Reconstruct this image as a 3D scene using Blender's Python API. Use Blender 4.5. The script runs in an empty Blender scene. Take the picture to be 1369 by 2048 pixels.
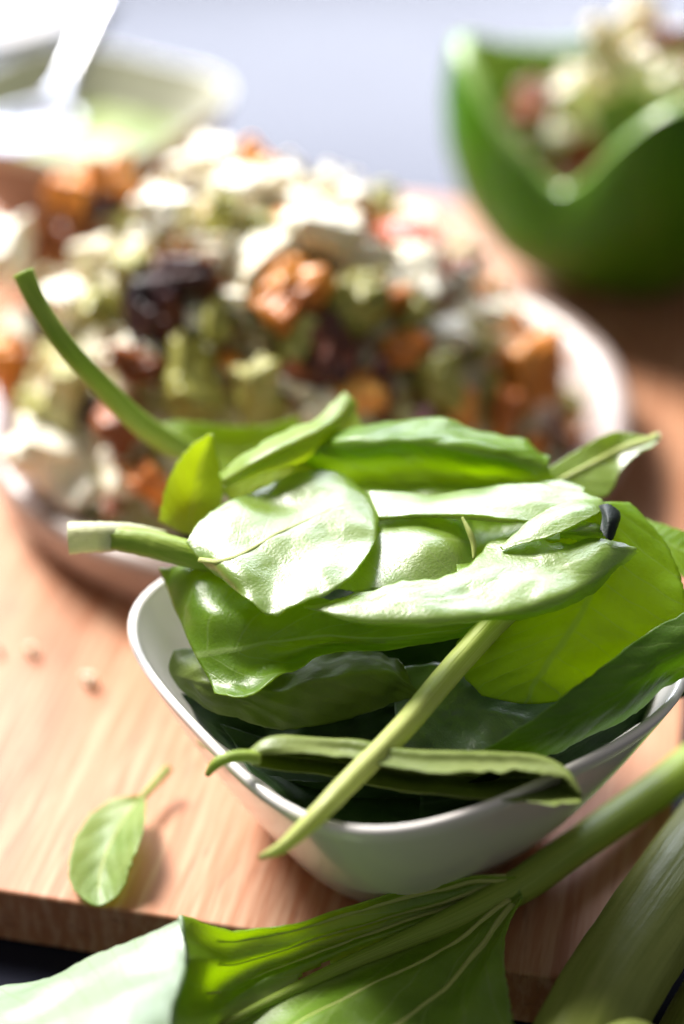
import bpy, bmesh, math, random
import numpy as np
from mathutils import Vector, Matrix, noise

# ------------------------------------------------------------------ camera, light, exposure
S = 0.01                                    # everything below is written in centimetres
sc = bpy.context.scene
col = sc.collection
cd = bpy.data.cameras.new('camera')
cam = bpy.data.objects.new('camera', cd)
col.objects.link(cam)
sc.camera = cam
PITCH = math.radians(34)
cam.location = (0.0, -63.5 * math.cos(PITCH) * S, 63.5 * math.sin(PITCH) * S)
cam.rotation_euler = (math.radians(90) - PITCH, 0, 0)
cd.sensor_fit = 'VERTICAL'
cd.sensor_height = 36.0
cd.sensor_width = 24.06
cd.lens = 36.0 * 4070 / 2048
cd.clip_start = 0.02
cd.clip_end = 60
cd.dof.use_dof = True
cd.dof.focus_distance = 0.470
cd.dof.aperture_fstop = 3.2

world = bpy.data.worlds.new('World')
sc.world = world
world.use_nodes = True
bg = world.node_tree.nodes['Background']
bg.inputs[0].default_value = (1.0, 0.97, 0.93, 1)
bg.inputs[1].default_value = 0.18


def area(name, az, el, dist, w, h, power, color, aim=(0, 2, 2)):
    l = bpy.data.lights.new(name, 'AREA')
    l.shape = 'RECTANGLE'
    l.size, l.size_y, l.energy, l.color = w, h, power, color
    o = bpy.data.objects.new(name, l)
    col.objects.link(o)
    a, e = math.radians(az), math.radians(el)
    d = Vector((math.sin(a) * math.cos(e), math.cos(a) * math.cos(e), math.sin(e)))
    t = Vector(aim) * S
    o.location = t + d * dist
    o.rotation_euler = d.to_track_quat('Z', 'Y').to_euler()
    return o


area('window_daylight', -9, 29, 2.6, 2.7, 1.30, 122, (0.84, 0.88, 1.0))
area('low_sunlight', -42, 45, 3.0, 0.95, 0.95, 235, (1.0, 0.96, 0.90))

sc.view_settings.view_transform = 'Standard'
sc.view_settings.look = 'None'
sc.view_settings.exposure = 0.27
sc.view_settings.gamma = 1.0
sc.cycles.max_bounces = 10
sc.cycles.transmission_bounces = 8
sc.cycles.diffuse_bounces = 5

# ------------------------------------------------------------------ data (world centimetres)
LEAF = {
  'oval': [
    [(-3.695,-13.15,8.0),(-3.335,-13.724,7.9),(-2.948,-14.088,7.7)],
    [(-3.34,-12.392,8.2),(-2.712,-14.258,8.25),(-2.318,-15.069,7.9)],
    [(-2.825,-11.853,8.3),(-1.92,-13.683,8.3),(-1.576,-15.84,7.85)],
    [(-1.526,-10.837,8.3),(-0.999,-12.929,8.35),(-0.671,-15.706,8.2)],
    [(-0.424,-10.634,8.3),(-0.054,-12.368,8.4),(0.234,-15.037,8.3)],
    [(0.373,-10.975,8.2),(0.606,-12.079,8.35),(0.741,-13.683,8.3)],
    [(0.814,-11.855,8.2),(0.865,-12.466,8.25),(0.86,-12.783,8.25)],
  ],
  'front': [
    [(-0.867,-15.596,7.95),(-0.867,-15.615,7.95),(-0.866,-15.634,7.95),(-0.868,-15.586,7.9)],
    [(0.177,-15.206,8.0),(0.175,-15.75,8.05),(0.174,-16.077,8.0),(0.174,-16.065,7.85)],
    [(1.325,-14.799,8.1),(1.301,-15.763,8.2),(1.29,-16.321,8.1),(1.295,-16.25,7.85)],
    [(2.54,-14.506,8.2),(2.6,-15.614,8.3),(2.736,-16.343,8.2),(2.813,-16.176,7.85)],
    [(3.462,-13.479,8.3),(3.707,-15.02,8.4),(3.857,-16.198,8.3),(3.952,-15.98,7.8)],
    [(4.288,-13.335,8.4),(4.633,-14.768,8.5),(4.773,-15.863,8.4),(4.887,-15.604,7.8)],
    [(4.952,-13.756,8.45),(5.328,-14.641,8.55),(5.555,-15.329,8.4),(5.721,-15.147,7.9)],
    [(5.892,-13.644,8.5),(6.137,-14.071,8.5),(6.354,-14.328,8.3),(6.438,-14.306,8.0)],
    [(6.81,-13.826,8.4),(6.828,-13.968,8.4),(6.857,-13.958,8.35),(6.884,-13.896,8.25)],
  ],
  'dome': [
    [(-0.664,-11.616,7.6),(-0.533,-12.747,7.5),(-0.405,-14.033,7.4)],
    [(0.188,-11.768,7.85),(0.243,-13.142,7.85),(0.294,-14.739,7.7)],
    [(1.097,-11.743,7.95),(1.064,-13.366,8.15),(1.097,-14.885,7.85)],
    [(1.88,-11.805,8.05),(1.877,-13.52,8.4),(1.906,-14.72,7.9)],
    [(2.607,-11.817,8.0),(2.623,-13.407,8.25),(2.549,-14.523,7.9)],
    [(3.098,-11.803,7.8),(3.121,-13.11,7.9),(3.032,-14.187,7.8)],
  ],
  'hollow': [
    [(2.659,-11.922,8.1),(2.676,-12.943,8.0),(2.654,-14.603,8.1)],
    [(3.323,-11.922,8.1),(3.239,-12.549,7.8),(3.12,-14.475,8.15)],
    [(4.032,-12.071,8.2),(3.957,-12.483,7.9),(3.658,-14.147,8.2)],
    [(4.735,-12.22,8.3),(4.599,-12.563,8.1),(4.384,-13.683,8.3)],
    [(5.295,-12.581,8.4),(5.295,-12.71,8.2),(5.102,-13.479,8.3)],
  ],
  'band': [
    [(0.612,-11.459,8.3),(0.727,-12.004,8.3),(0.862,-12.592,8.35)],
    [(1.992,-11.762,8.5),(1.974,-12.271,8.55),(1.954,-12.834,8.6)],
    [(3.196,-11.695,8.6),(3.155,-12.388,8.7),(3.111,-13.161,8.75)],
    [(4.398,-11.65,8.7),(4.209,-12.538,8.8),(4.033,-13.36,8.8)],
    [(5.343,-11.847,8.7),(5.028,-12.645,8.8),(4.74,-13.307,8.75)],
    [(6.213,-12.195,8.6),(6.138,-12.527,8.65),(6.058,-12.845,8.65)],
  ],
  'flap': [
    [(3.663,-13.928,8.4),(3.684,-13.968,8.4),(3.713,-14.049,8.4)],
    [(4.384,-13.339,8.8),(4.457,-13.865,8.85),(4.55,-14.178,8.8)],
    [(5.004,-12.858,8.9),(5.12,-13.468,9.0),(5.256,-13.909,8.95)],
    [(5.612,-12.646,8.9),(5.808,-13.017,8.95),(5.955,-13.32,8.9)],
    [(6.19,-12.345,8.7),(6.191,-12.559,8.7),(6.182,-12.75,8.7)],
  ],
  'back': [
    [(-1.076,-8.808,7.8),(-1.187,-9.524,8.0),(-1.25,-9.601,7.9),(-1.594,-8.865,7.2),(-1.868,-8.556,6.8)],
    [(-0.434,-9.044,8.5),(-0.43,-9.617,8.65),(-0.428,-9.841,8.6),(-0.56,-9.561,7.8),(-0.691,-9.449,7.2)],
    [(0.696,-9.038,8.85),(0.686,-9.828,9.0),(0.68,-10.363,9.0),(0.631,-9.872,8.0),(0.57,-10.097,7.4)],
    [(1.698,-9.033,8.95),(1.672,-9.872,9.1),(1.657,-10.43,9.1),(1.686,-10.028,8.1),(1.682,-10.586,7.5)],
    [(2.688,-9.283,9.0),(2.651,-10.059,9.1),(2.626,-10.637,9.1),(2.677,-10.143,8.1),(2.661,-10.848,7.6)],
    [(3.927,-9.514,8.85),(3.817,-10.214,8.95),(3.726,-10.708,8.9),(3.733,-10.217,8.0),(3.704,-10.887,7.7)],
    [(4.689,-9.527,8.55),(4.571,-10.199,8.65),(4.483,-10.579,8.6),(4.515,-10.484,8.1),(4.629,-10.814,7.8)],
    [(5.179,-9.809,8.3),(5.119,-10.188,8.35),(5.105,-10.384,8.3),(5.256,-10.484,8.1),(5.845,-10.849,8.0)],
  ],
  'shelf': [
    [(-0.817,-9.486,7.3),(-0.683,-10.097,7.4),(-0.554,-10.511,7.3)],
    [(0.688,-10.404,7.9),(0.682,-10.965,7.9),(0.677,-11.547,7.7)],
    [(2.16,-10.71,8.1),(2.14,-11.267,8.1),(2.132,-11.694,7.8)],
    [(3.753,-10.822,8.1),(3.725,-11.267,8.1),(3.698,-11.842,7.9)],
    [(5.227,-10.751,8.2),(5.179,-11.308,8.2),(5.16,-11.665,8.0)],
    [(5.931,-11.086,8.2),(5.899,-11.418,8.2),(5.898,-11.487,8.1)],
  ],
  'folded': [
    [(-3.055,-10.634,8.3),(-2.919,-11.102,8.4),(-2.801,-11.153,8.2)],
    [(-2.268,-10.321,8.8),(-2.109,-11.204,9.0),(-1.991,-10.789,8.4)],
    [(-1.547,-9.595,8.9),(-1.27,-10.727,9.2),(-1.052,-9.953,8.2)],
    [(-0.684,-8.951,8.9),(-0.549,-9.872,9.1),(-0.433,-9.411,8.3)],
    [(-0.248,-8.268,8.9),(-0.056,-8.995,9.0),(0.095,-8.78,8.5)],
    [(0.045,-7.553,8.8),(0.198,-7.803,8.8),(0.404,-7.892,8.6)],
  ],
  'underfold': [
    [(-3.02,-10.63,7.9),(-2.767,-10.887,7.7),(-2.516,-11.141,7.5)],
    [(-2.292,-10.068,8.2),(-1.915,-10.404,7.9),(-1.54,-10.737,7.6)],
    [(-1.439,-9.37,8.2),(-1.063,-9.561,7.8),(-0.559,-9.907,7.5)],
    [(-0.439,-8.576,8.3),(-0.057,-8.656,7.9),(0.197,-9.133,7.6)],
    [(0.264,-7.635,8.4),(0.457,-7.925,8.2),(0.645,-8.455,8.0)],
  ],
  'backleft': [
    [(-5.209,-5.839,6.8),(-5.02,-6.333,6.6),(-4.62,-6.578,6.2)],
    [(-4.357,-5.96,7.0),(-4.201,-6.493,6.7),(-3.92,-7.074,6.2)],
    [(-3.27,-6.216,7.0),(-3.264,-6.677,6.5),(-3.222,-7.859,6)],
    [(-2.2,-6.216,7.0),(-2.196,-6.677,6.5),(-2.317,-7.376,6)],
    [(-1.13,-6.108,7.2),(-1.129,-6.401,6.8),(-1.261,-6.859,6.3)],
  ],
  'pointed': [
    [(-4.557,-11.028,7.2),(-3.751,-11.391,7.0),(-3.018,-11.21,7.1)],
    [(-4.415,-11.037,7.8),(-3.731,-10.511,7.3),(-2.938,-10.737,7.6)],
    [(-4.171,-10.608,8.4),(-3.602,-10.177,7.9),(-2.953,-10.525,8.2)],
    [(-3.754,-10.136,8.8),(-3.405,-9.962,8.5),(-3.097,-10.278,8.7)],
    [(-3.303,-10.059,9.1),(-3.217,-10.059,9.1),(-3.151,-10.152,9.1)],
  ],
  'left': [
    [(-4.485,-12.425,6.8),(-4.095,-13.507,6.5),(-3.441,-15.093,6.15),(-3.053,-15.873,6.0),(-2.94,-16.275,6.0)],
    [(-3.407,-12.945,7.2),(-3.098,-14.409,6.95),(-2.658,-15.353,6.5),(-2.354,-15.932,6.15),(-2.209,-16.665,6.2)],
    [(-2.179,-13.695,7.3),(-1.917,-14.67,7.0),(-1.676,-15.199,6.6),(-1.504,-15.371,6.25),(-1.334,-16.091,6.35)],
    [(-0.754,-14.292,7.3),(-0.519,-14.634,6.9),(-0.402,-14.951,6.6),(-0.286,-14.997,6.4),(-0.191,-15.439,6.45)],
    [(0.763,-14.549,7.2),(0.88,-14.792,6.8),(0.995,-15.028,6.6),(1.087,-15.126,6.5),(1.129,-15.353,6.5)],
    [(2.274,-14.707,7.1),(2.399,-14.695,6.8),(2.515,-14.825,6.65),(2.569,-14.951,6.6),(2.597,-15.104,6.6)],
    [(3.205,-14.767,7),(3.205,-14.827,6.9),(3.2,-14.924,6.9),(3.199,-14.973,6.85),(3.192,-15.087,6.85)],
  ],
  'olive': [
    [(-4.018,-14.196,5.6),(-3.988,-14.554,5.2),(-3.608,-15.125,4.9)],
    [(-3.034,-14.195,5.75),(-2.96,-15.648,5.7),(-2.739,-15.953,4.9)],
    [(-1.598,-14.389,5.75),(-1.448,-15.708,5.6),(-1.325,-16.432,5.0)],
    [(-0.053,-14.453,5.8),(0.064,-15.836,6.0),(0.179,-16.313,5.2)],
    [(0.896,-14.453,5.8),(1.111,-15.526,5.9),(1.346,-15.799,5.3)],
    [(1.352,-15.152,5.9),(1.698,-15.523,5.6),(1.91,-15.671,5.3)],
  ],
  'grey': [
    [(1.247,-14.772,5.6),(1.228,-15.951,5.2),(1.328,-16.905,4.8)],
    [(3.139,-14.772,5.6),(3.09,-15.951,5.2),(2.81,-17.166,4.8)],
    [(4.849,-15.523,5.6),(4.559,-16.433,5.3),(4.075,-17.021,4.9)],
    [(5.514,-15.892,5.6),(5.232,-16.494,5.5),(4.89,-16.67,5.2)],
  ],
  'drape': [
    [(4.974,-12.154,8.4),(5.996,-12.495,8.7),(6.895,-12.111,8.4)],
    [(4.299,-13.459,8.0),(6.062,-13.335,8.2),(7.692,-13.214,7.9)],
    [(3.454,-14.353,7.2),(5.75,-14.564,7.5),(8.035,-14.292,7.3)],
    [(2.755,-14.783,6.5),(5.122,-15.493,6.9),(8.138,-15.044,6.7)],
    [(2.748,-15.34,5.9),(4.568,-15.777,6.1),(7.016,-15.592,6.1)],
    [(3.195,-15.892,5.6),(4.214,-16.219,5.6),(5.362,-16.196,5.7)],
  ],
  'rightfold': [
    [(8.376,-14.856,7.5),(8.368,-15.566,7.1),(8.608,-15.091,6.0)],
    [(7.51,-15.356,7.4),(7.519,-16.052,6.9),(7.728,-15.71,5.75)],
    [(6.53,-16.032,7.2),(6.514,-16.64,6.5),(6.71,-16.042,5.2)],
    [(5.567,-16.78,6.9),(5.577,-17.162,6.2),(5.718,-16.728,5.1)],
    [(4.64,-17.385,6.5),(4.777,-17.5,5.9),(4.876,-17.224,5.0)],
    [(3.853,-17.738,6.1),(3.924,-17.781,5.7),(4.036,-17.483,5.0)],
    [(2.907,-18.04,5.6),(2.97,-17.975,5.5),(3.041,-17.829,5.3)],
  ],
  'rolled': [
    [(-2.033,-18.521,5.9),(-2.09,-18.445,5.95),(-2.152,-18.286,5.9),(-2.136,-18.204,5.8),(-2.093,-17.859,5.4),(-2.03,-18.046,5.4),(-2.001,-18.205,5.45)],
    [(-1.368,-18.552,6.1),(-1.458,-18.4,6.2),(-1.543,-18.096,6.2),(-1.524,-17.811,5.9),(-1.427,-17.079,4.8),(-1.238,-17.74,5.0),(-1.17,-18.138,5.2)],
    [(-0.049,-18.718,6.1),(-0.05,-18.418,6.1),(-0.05,-18.18,6.2),(-0.028,-17.779,5.8),(0.063,-16.994,4.5),(0.152,-17.881,4.9),(0.173,-18.309,5.1)],
    [(1.469,-19.219,6.15),(1.479,-18.853,6.16),(1.485,-18.592,6.25),(1.528,-18.136,5.8),(1.672,-17.227,4.4),(1.72,-18.268,4.9),(1.718,-18.852,5.2)],
    [(2.983,-19.284,6.15),(3.003,-18.919,6.16),(3.014,-18.676,6.25),(3.078,-18.221,5.8),(3.259,-17.512,4.5),(3.245,-18.803,5.2),(3.209,-19.507,5.6)],
    [(4.066,-19.284,6.15),(4.141,-18.992,6.18),(4.211,-18.759,6.25),(4.292,-18.305,5.8),(4.499,-17.643,4.6),(4.335,-19.14,5.4),(4.26,-19.833,5.75)],
    [(4.767,-19.382,6.05),(4.823,-19.301,6.15),(4.899,-19.097,6.1),(4.934,-18.878,5.85),(4.968,-18.588,5.2),(4.834,-19.514,5.65),(4.78,-19.974,5.85)],
    [(5.129,-19.664,5.9),(5.161,-19.655,5.92),(5.197,-19.632,5.9),(5.201,-19.625,5.85),(5.187,-19.609,5.75),(5.146,-19.777,5.8),(5.115,-19.862,5.82)],
  ],
  'farright': [
    [(7.215,-11.103,7.4),(7.285,-11.61,7.3),(7.502,-12.035,7)],
    [(7.903,-11.496,7.4),(7.934,-12.251,7.3),(7.998,-12.871,7)],
    [(8.982,-11.788,7.2),(8.871,-12.664,7),(8.719,-13.812,6.8)],
  ],
  'backright': [
    [(5.128,-9.872,8.0),(5.294,-10.251,7.8),(5.779,-10.586,7.5)],
    [(5.965,-9.411,8.3),(6.127,-9.872,8.0),(6.577,-10.602,7.6)],
    [(6.751,-8.972,8.5),(6.867,-9.33,8.1),(6.963,-9.948,7.9)],
    [(7.192,-8.972,8.5),(7.296,-9.293,8.3),(7.392,-9.605,8.2)],
    [(7.641,-9.348,8.6),(7.709,-9.377,8.5),(7.73,-9.706,8.5)],
    [(7.924,-9.319,8.7),(7.956,-9.461,8.7),(7.924,-9.584,8.6)],
  ],
  'scrap': [
    [(5.092,-13.398,8.6),(5.073,-13.604,8.6),(5.111,-13.582,8.4)],
    [(5.427,-13.422,8.8),(5.45,-13.792,8.8),(5.547,-13.663,8.4)],
    [(5.887,-13.484,8.8),(5.931,-13.688,8.7),(5.959,-13.622,8.4)],
    [(6.074,-13.501,8.6),(6.107,-13.48,8.5),(6.088,-13.664,8.5)],
  ],
  'black': [
    [(6.03,-12.943,8.9),(6.084,-13.32,8.9),(5.971,-13.792,8.8)],
    [(6.18,-13.008,9.0),(6.178,-13.674,9.0),(6.112,-14.054,8.7)],
    [(6.375,-13.006,8.9),(6.364,-13.527,8.9),(6.279,-13.87,8.6)],
    [(6.573,-12.708,8.6),(6.517,-13.129,8.7),(6.459,-13.295,8.6)],
  ],
  'deepmid': [
    [(-0.783,-13.347,5.4),(-0.538,-13.954,4.8),(-0.294,-14.928,4.2)],
    [(0.672,-13.409,5.6),(0.793,-13.954,4.8),(0.896,-15.418,4.3)],
    [(2.124,-13.409,5.6),(2.237,-14.147,4.8),(2.306,-15.783,4.3)],
    [(3.564,-13.675,5.5),(3.649,-14.72,4.8),(3.699,-16.144,4.3)],
    [(4.739,-14.266,5.2),(4.694,-15.096,4.8),(4.665,-15.72,4.4)],
  ],
  'deepback': [
    [(-3.289,-11.771,5.6),(-3.131,-12.682,5.2),(-2.968,-13.759,4.8)],
    [(-1.533,-11.966,6.2),(-1.273,-12.869,5.8),(-1.019,-13.878,5.2)],
    [(0.437,-11.679,6.6),(0.674,-12.797,6.2),(0.911,-13.743,5.4)],
    [(2.664,-11.465,6.6),(2.617,-12.797,6.2),(2.599,-13.743,5.4)],
    [(4.922,-11.18,6.4),(4.852,-12.318,6.0),(4.529,-13.743,5.4)],
  ],
  'deepright': [
    [(8.959,-13.425,5.0),(8.972,-13.604,4.6),(8.971,-13.883,4.2)],
    [(7.76,-14.206,5.0),(7.773,-14.378,4.6),(7.773,-14.646,4.2)],
    [(6.549,-15.341,5.0),(6.573,-15.474,4.5),(6.563,-15.756,4.2)],
    [(5.402,-16.314,4.9),(5.414,-16.467,4.5),(5.399,-16.825,4.2)],
    [(4.176,-17.195,4.9),(4.199,-17.227,4.4),(4.169,-17.771,4.2)],
    [(2.894,-17.824,4.7),(2.905,-17.882,4.3),(2.893,-18.247,4.1)],
    [(1.751,-18.216,4.6),(1.757,-18.217,4.3),(1.745,-18.686,4.2)],
  ],
  'deepfill': [
    [(-2.874,-15.776,4.6),(-2.506,-16.261,4.4),(-2.113,-17.341,4.5)],
    [(-1.459,-16.082,4.4),(-1.33,-16.798,4.1),(-1.064,-18.327,4.4)],
    [(-0.053,-16.199,4.5),(0.064,-17.033,4.0),(0.173,-18.984,4.4)],
    [(1.578,-16.378,4.5),(1.68,-17.206,4.0),(1.617,-19.065,4.4)],
    [(3.209,-16.378,4.5),(3.181,-17.146,4.1),(3.085,-18.658,4.4)],
    [(5.088,-16.138,4.6),(5.074,-16.5,4.3),(5.002,-17.334,4.267)],
  ],
  'deepleft': [
    [(-3.87,-14.815,4.8),(-3.626,-15.104,4.5),(-3.405,-15.11,4.042)],
    [(-2.902,-15.096,4.8),(-2.64,-15.901,4.4),(-2.375,-16.677,4.3)],
    [(-1.473,-15.41,4.6),(-1.342,-16.206,4.2),(-1.195,-17.601,4.2)],
    [(0.183,-15.346,4.7),(0.3,-16.027,4.2),(0.416,-16.581,3.6)],
    [(1.727,-15.096,4.8),(1.829,-15.964,4.3),(1.941,-16.581,3.6)],
    [(2.542,-15.593,4.6),(2.643,-16.144,4.3),(2.762,-16.456,3.8)],
  ],
  'deepfront': [
    [(-1.433,-17.259,4.2),(-0.976,-17.325,3.8),(-0.516,-17.395,3.4)],
    [(0.176,-17.711,4.6),(0.406,-17.718,4.0),(0.64,-17.734,3.4)],
    [(1.88,-17.711,4.6),(2.008,-17.718,4.0),(2.151,-17.516,3.2)],
    [(3.121,-17.88,4.6),(3.37,-17.771,4.2),(3.524,-17.53,3.6)],
    [(4.523,-17.485,4.4),(4.531,-17.516,4.2),(4.549,-17.473,3.933)],
  ],
  'baby': [
    [(-5.195,-13.85,0.68),(-5.075,-13.833,0.58),(-4.952,-14.037,0.68)],
    [(-5.973,-13.816,0.48),(-5.462,-14.559,0.48),(-4.874,-15.211,1.08)],
    [(-6.583,-14.725,0.38),(-5.778,-15.341,0.28),(-5.022,-16.169,0.98)],
    [(-6.729,-15.889,0.38),(-5.92,-16.118,0.18),(-5.145,-16.635,0.68)],
    [(-6.581,-16.738,0.28),(-5.933,-16.756,0.13),(-5.348,-17.01,0.38)],
    [(-6.055,-17.196,0.18),(-5.878,-17.196,0.13),(-5.638,-17.145,0.18)],
  ],
  'chard': [
    [(4.105,-17.394,1.3),(4.164,-17.459,1.2),(4.204,-17.726,1.2),(4.249,-17.924,1.2),(4.224,-18.189,1.3)],
    [(3.127,-17.703,1.6),(3.024,-17.74,1.1),(2.879,-18.345,1.0),(3.281,-19.37,1.2),(3.731,-19.661,1.5)],
    [(1.692,-18.287,1.8),(1.588,-18.314,1.1),(1.459,-18.982,0.8),(2.423,-20.596,1.2),(3.672,-20.97,1.6)],
    [(0.178,-19.033,1.9),(0.064,-19.087,1.2),(-0.052,-19.841,0.8),(1.274,-21.626,1.2),(3.737,-22.412,1.6)],
    [(-1.183,-19.652,2.0),(-1.421,-19.759,1.2),(-1.404,-20.674,0.8),(0.168,-22.479,1.2),(3.122,-23.647,1.6)],
    [(-2.421,-19.838,2.0),(-2.646,-20.313,1.3),(-2.714,-21.555,0.8),(-1.327,-23.44,1.2),(1.714,-24.743,1.5)],
    [(-3.554,-20.058,2.6),(-3.369,-21.301,2.5),(-3.506,-23.348,2.65),(-2.46,-24.141,1.4),(0.158,-25.502,1.5)],
    [(-3.71,-20.101,2.55),(-3.501,-21.611,2.75),(-3.643,-23.687,3.0),(-2.589,-25.04,2.4),(-0.046,-25.785,1.7)],
    [(-4.858,-20.289,2.1),(-4.726,-22.047,2.6),(-4.674,-24.017,3.1),(-3.849,-25.562,2.8),(-1.837,-26.429,1.9)],
    [(-6.357,-20.434,1.3),(-6.043,-22.157,2.1),(-5.88,-24.018,2.8),(-4.826,-25.81,2.8),(-2.812,-26.786,1.9)],
    [(-8.253,-20.263,0.6),(-7.826,-21.878,1.4),(-7.473,-23.762,2.2),(-6.064,-25.73,2.4),(-3.782,-27.022,1.9)],
  ],
}
TUBE = {
  'longstem': [(4.141,-14.489,7.3),(3.49,-14.924,6.9),(2.459,-16.187,6.5),(1.283,-17.891,6.2),(0.168,-19.326,6.0),(-0.477,-20.109,5.8),(-1.223,-20.58,5.3),(-1.767,-20.542,4.9)],
  'backstem': [(-7.761,-8.236,12.6),(-7.43,-8.657,12.0),(-6.771,-9.163,11.1),(-6.012,-8.996,9.9),(-5.272,-8.416,8.5),(-4.617,-7.664,7.4),(-3.763,-7.207,6.6)],
  'leftstalk': [(-6.553,-12.531,7.7),(-6.054,-12.489,7.7),(-5.586,-12.395,7.65),(-5.013,-12.157,7.5),(-4.312,-11.954,7.3)],
  'greenstalk': [(-5.76,-12.459,7.65),(-5.276,-12.501,7.65),(-4.724,-12.648,7.65),(-4.114,-12.848,7.6),(-3.39,-13.037,7.5),(-2.795,-13.114,7.35)],
  'curl': [(-1.815,-18.437,5.9),(-2.251,-18.503,6.0),(-2.577,-18.603,6.0),(-2.805,-18.572,5.8),(-2.983,-18.416,5.4)],
  'babystem': [(-5.19,-14.021,0.53),(-4.997,-13.701,0.58),(-4.774,-13.283,0.58),(-4.469,-12.817,0.68)],
  'chardstem': [(11.736,-10.382,0.6),(9.614,-12.017,0.6),(7.816,-13.817,0.65),(5.705,-15.891,0.8),(4.236,-17.422,1.0),(2.879,-18.345,1.0),(1.457,-19.031,0.85),(-0.052,-19.841,0.8),(-1.404,-20.704,0.8),(-2.713,-21.584,0.8)],
  'hook': [(2.822,-13.129,8.7),(2.987,-13.459,8.5),(3.076,-13.683,8.3),(3.068,-13.966,8.1)],
  'bandrib': [(0.868,-12.297,8.15),(1.969,-12.517,8.4),(3.13,-12.919,8.6),(3.829,-13.045,8.6),(4.422,-13.013,8.55)],
  'celery': [(4.042,-25.103,1.0),(5.262,-22.162,1.0),(6.686,-19.567,1.0),(8.753,-16.278,1.0),(11.644,-12.086,1.0)],
  'celery2': [(6.256,-24.811,-1.0),(7.882,-20.987,-1.0),(9.534,-18.058,-1.0),(11.266,-14.808,-1.0)],
  'celery3': [(5.2,-23.723,2.0),(5.738,-23.065,2.1),(6.338,-22.927,2.1),(6.936,-23.367,1.9)],
  'spoon': [(-11.598,17.495,5.4),(-10.882,19.367,5.6),(-10.524,20.833,5.8),(-10.194,22.104,6.2),(-9.815,23.43,6.7),(-9.215,24.824,7.5)],
}
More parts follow.
